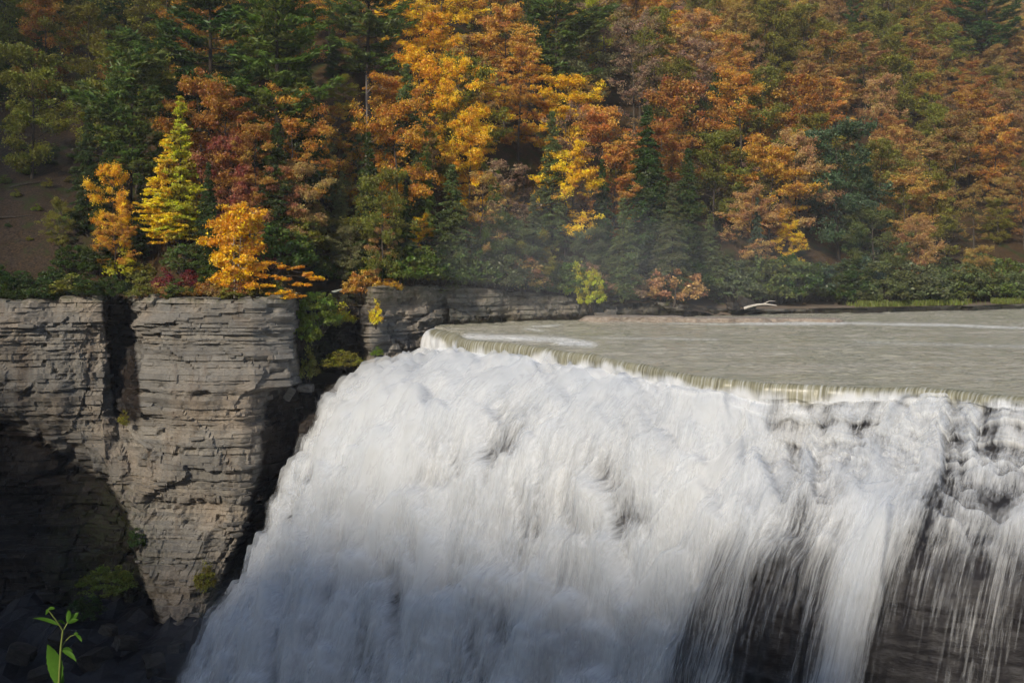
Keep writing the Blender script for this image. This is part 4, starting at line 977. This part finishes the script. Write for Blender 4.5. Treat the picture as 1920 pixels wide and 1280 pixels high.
# driftwood
def driftwood():
    d = 141; p = px(1395, 578, d); e = px(1456, 573, d) - p
    root = bpy.data.objects.new('driftwood_log', None); COL.objects.link(root); root.location = p; tag(root, 'bleached driftwood log lying on the far bank', 'log')
    q = np.linspace(0, 1, 8)[:, None]; P = e*q + np.array([0, 0, .35])*np.sin(q*3.1); link('stem', mesh_np('stem', *tube(P, np.linspace(.20, .07, 8), 7), M_DRIFT, True), root)
    link('branch', mesh_np('branch', *tube(np.stack([P[4], P[4]+np.array([.9, -.2, .45]), P[4]+np.array([1.7, -.3, .4])]), np.array([.08, .05, .02]), 5), M_DRIFT, True), root)
driftwood()
for i_, (x, y, L_, az, lab) in enumerate([(60, 345, 5., .5, 'long fallen log on the bare slope'), (120, 395, 3.6, -.4, 'short fallen log low on the bare slope near the trees'), (25, 410, 4., .2, 'fallen log at the left edge of the bare slope')]):
    for d in np.arange(108, 200, .5):
        X_ = pxx(x, d); z_ = float(hill(X_, d))
        if d > np.interp(X_, rx, ry)+1 and HOR - (z_-CAM_Z)/d*F_PX < y: break
    q_ = np.linspace(-.5, .5, 7); PX = X_ + L_*q_*math.cos(az); PY = d + L_*q_*math.sin(az); PZ = hill(PX, PY) + .1
    link('fallen_log', mesh_np('fallen_log', *tube(np.stack([PX, PY, PZ], -1) + RS.randn(7, 3)*.03, np.linspace(.16, .06, 7), 7), M_BARK, True), None, lab, 'log', 'fallen logs')
def grass(n=9000):
    rs = np.random.RandomState(9); x = rs.uniform(1600, 2000, n); w_ = rs.uniform(1.2, 5.5, n) ; X = pxx(x, np.interp(x, [1600, 2000], [150, 164])); Y = np.interp(X, rx, ry) + w_ + .5
    k = rs.rand(n) < sstep(-.35, .2, fbm(X*.25, Y*.25, 0, 6))*sstep(1590, 1680, x); X, Y = X[k], Y[k]; n = len(X); Z = hill(X, Y)
    h = rs.uniform(.35, .9, n); a = rs.uniform(0, 6.28, n); s = np.stack([np.cos(a), np.sin(a), 0*a], -1)*.06; b = np.stack([X, Y, Z], -1); tip = b + np.stack([rs.randn(n)*.15, rs.randn(n)*.15, h], -1)
    V = np.stack([b-s, b+s, tip+s*.3, tip-s*.3], 1).reshape(-1, 3)
    o = link('grass', mesh_np('grass', V, np.arange(4*n).reshape(-1, 4), M_LEAF, False, {'rnd': np.repeat(rs.rand(n), 4), 'clump': np.repeat(rs.rand(n), 4)}), None, 'strip of long green grass along the far right bank', 'grass', kind='stuff'); o.color = (.20, .24, .045, 1)
grass()
# slabs broken out of the wall, each a piece of it
def wall_slabs(n=50):
    rs = np.random.RandomState(14); ms = [rock_mesh('rock_slab', (1, 1, 1), 20+i, M_SLAB, .12, 2) for i in range(5)]; ms_dark = [m.copy() for m in ms]
    for m in ms_dark: m.materials[0] = M_SLAB_DARK
    nu, nz = WALL_P.shape[:2]; k = 0
    while k < n:
        i, j = rs.randint(40, nu-90), rs.randint(20, int(nz*.85)); p = WALL_P[i, j]; q, r = to_px(p)
        if q < -30 or q > 560 or r < 575 or r > 1200: continue
        nn = WALL_N[i, j]; s = (rs.uniform(.5, 1.7), rs.uniform(.5, .8), rs.uniform(.14, .42))
        wet = wall_wet_shade(np.array([[q, r]]), p[None])[0] > .4  # slabs inside the painted shade take the dark copy
        o = link('rock_slab', (ms_dark if wet else ms)[rs.randint(5)], wall_o); o.location = (p[0] + nn[0]*.02, p[1] + nn[1]*.02, p[2])
        o.rotation_euler = (rs.randn()*.03, rs.randn()*.04, math.atan2(nn[1], nn[0]) + math.pi/2); o.scale = s; k += 1
wall_slabs()

# ------------------------------------------------------------------ the sprig in front of the camera
def sprig():
    d = 3.0; root = bpy.data.objects.new('wild_plant', None); COL.objects.link(root); b = px(112, 1540, d); root.location = b
    tag(root, 'young green wild plant with toothed leaves at the bottom left corner', 'plant')
    ms, ml = mat_plain('plant_stem', (.16, .20, .05), .6), mat_plain('plant_leaf', (.085, .20, .025), .45, .35)
    P = lambda x, y, dd=0.: px(x, y, d+dd) - b
    def stem(name, pts, r): return link(name, mesh_np(name, *tube(np.array(pts), np.array(r), 7), ms, True), root)
    stem('stem', [P(112, 1560), P(108, 1400), P(110, 1290), P(114, 1215), P(118, 1180)], [.0045, .0042, .0036, .003, .0024])
    stem('side_stem', [P(118, 1182), P(108, 1166, -.01), P(96, 1150, -.02), P(90, 1142, -.02)], [.0022, .0018, .0014, .001])
    stem('side_stem', [P(118, 1182), P(124, 1172, .01), P(130, 1160, .015)], [.0022, .0018, .0014])
    stem('side_stem', [P(114, 1216), P(122, 1202, .01), P(132, 1192, .01), P(142, 1189, .0)], [.0022, .0017, .0013, .001])
    def leaf(name, a, bq, wd, bend=.15, fold=.25, teeth=7):
        a, e = np.array(a), np.array(bq); L = np.linalg.norm(e-a); t = (e-a)/L; s = unit(np.cross(t, np.array([0, 1., 0.2]))); nrm = np.cross(s, t); n = 15; V = []
        for i in range(n):
            q = i/(n-1); h = wd*math.sin(math.pi*q**.8)**.9*(1 + .10*(i % 2)) + .0003; c = a + t*L*q + nrm*bend*L*math.sin(q*2.2) - np.array([0, 0, bend*L*q*q*.6])
            V += [c - s*h + nrm*h*fold, c - s*h*.5 + nrm*h*fold*.4, c, c + s*h*.5 + nrm*h*fold*.4, c + s*h + nrm*h*fold]
        return link(name, mesh_np(name, np.array(V), grid_faces(n, 5), ml, True), root)
    leaf('leaf', P(108, 1286), P(86, 1206, -.03), .021, .10)
    leaf('leaf', P(112, 1300), P(104, 1236, .03), .012, .1)
    leaf('leaf', P(116, 1219), P(139, 1238, -.02), .008, .18)
    leaf('leaf', P(117, 1216), P(136, 1220, .01), .006, .14)
    leaf('leaf', P(112, 1172), P(60, 1158, -.03), .006, .14)
    leaf('leaf', P(106, 1164), P(122, 1170, .02), .005, .2)
    leaf('leaf', P(128, 1166), P(147, 1146, .01), .0075, .15); leaf('leaf', P(126, 1166), P(128, 1142, -.01), .006, .15); leaf('leaf', P(128, 1168), P(146, 1160, .0), .0055, .2)
    leaf('leaf', P(90, 1142), P(84, 1152, .01), .004, .2); leaf('leaf', P(90, 1142), P(101, 1140, -.01), .0045, .2); leaf('leaf', P(142, 1189), P(152, 1202, 0), .0045, .2); leaf('leaf', P(138, 1190), P(146, 1186, 0), .004, .2)
sprig()

# ------------------------------------------------------------------ labels of the wood: kind, colour, place on the slope, order from the left
ORD = ['leftmost', 'second', 'third', 'fourth', 'fifth', 'sixth', 'seventh', 'eighth', 'ninth', 'tenth', 'eleventh', 'twelfth', 'thirteenth', 'fourteenth', 'fifteenth', 'sixteenth', 'seventeenth', 'eighteenth', 'nineteenth', 'twentieth']
bands = {}
for dct in PLACED:
    o = dct['o']; noun = NOUN[dct['kind']]; q, r = to_px((dct['p'][0], dct['p'][1], dct['p'][2] + dct['H']*.75))
    o['category'] = noun[2]
    o['group'] = {'shrub': 'shrubs on the banks and cliff'}.get(dct['kind'], 'trees of the autumn hillside')
    if dct['label']: o['label'] = dct['label']; continue
    band = ('beyond the left edge of the view' if q < -20 else 'beyond the right edge of the view' if q > 1940 else 'on the highest part of the slope' if r < 20 else 'high on the slope' if r < 150 else 'halfway up the slope' if r < 300 else 'low on the slope' if r < 420 else 'along the foot of the slope')
    bands.setdefault((dct['colour'], noun[1], band), []).append((q, o))
for (c, n_, band), L in bands.items():
    L.sort(key=lambda a: a[0])
    for i, (q, o) in enumerate(L):
        od = ORD[i] if i < 20 else f'{i+1}th'
        o['label'] = f'{c} {n_} {band}' if len(L) == 1 else f'{od} {c} {n_} from the left, {band}' if i else f'leftmost {c} {n_} {band}'

# ------------------------------------------------------------------ air
def box(name, lo, hi):
    x0, y0, z0 = lo; x1, y1, z1 = hi
    V = [(x, y, z) for x in (x0, x1) for y in (y0, y1) for z in (z0, z1)]
    return mesh_np(name, V, [(0, 1, 3, 2), (4, 6, 7, 5), (0, 4, 5, 1), (2, 3, 7, 6), (0, 2, 6, 4), (1, 5, 7, 3)])
def mat_haze():
    m = bpy.data.materials.new('haze'); m.use_nodes = True; t = m.node_tree; t.nodes.clear(); o = t.nodes.new('ShaderNodeOutputMaterial')
    v = t.nodes.new('ShaderNodeVolumePrincipled'); v.inputs['Color'].default_value = (.93, .95, 1, 1); v.inputs['Density'].default_value = HAZE; v.inputs['Anisotropy'].default_value = .2
    t.links.new(v.outputs[0], o.inputs['Volume']); return m
HAZE = .00024
hz = box('haze', (-280, -200, -42), (250, 460, 190)); hz.materials.append(mat_haze())
link('haze', hz, None, 'thin pale haze filling the gorge and the wooded slope', 'haze', kind='stuff')
def mist(name, x, y, d, size, dens, label):
    import bmesh
    bm = bmesh.new(); bmesh.ops.create_icosphere(bm, subdivisions=4, radius=1); me = bpy.data.meshes.new(name); bm.to_mesh(me); bm.free()
    m = mat_haze(); m.name = name; m.node_tree.nodes['Principled Volume'].inputs['Density'].default_value = dens; me.materials.append(m)
    o = link(name, me, None, label, 'mist', 'spray drifting off the falls', 'stuff'); o.location = px(x, y, d); o.scale = size
mist('mist', 1060, 470, 112, (13, 5, 7), .0055, 'pale spray drifting up in front of the hemlocks left of centre')
mist('mist', 1150, 505, 118, (26, 7, 6), .0042, 'wide low band of spray over the far bank')
mist('mist', 1300, 470, 122, (34, 6, 9), .0022, 'faint veil of spray in front of the large hemlock')
mist('mist', 640, 1230, 84, (15, 5, 8), .011, 'spray billowing at the foot of the falls')
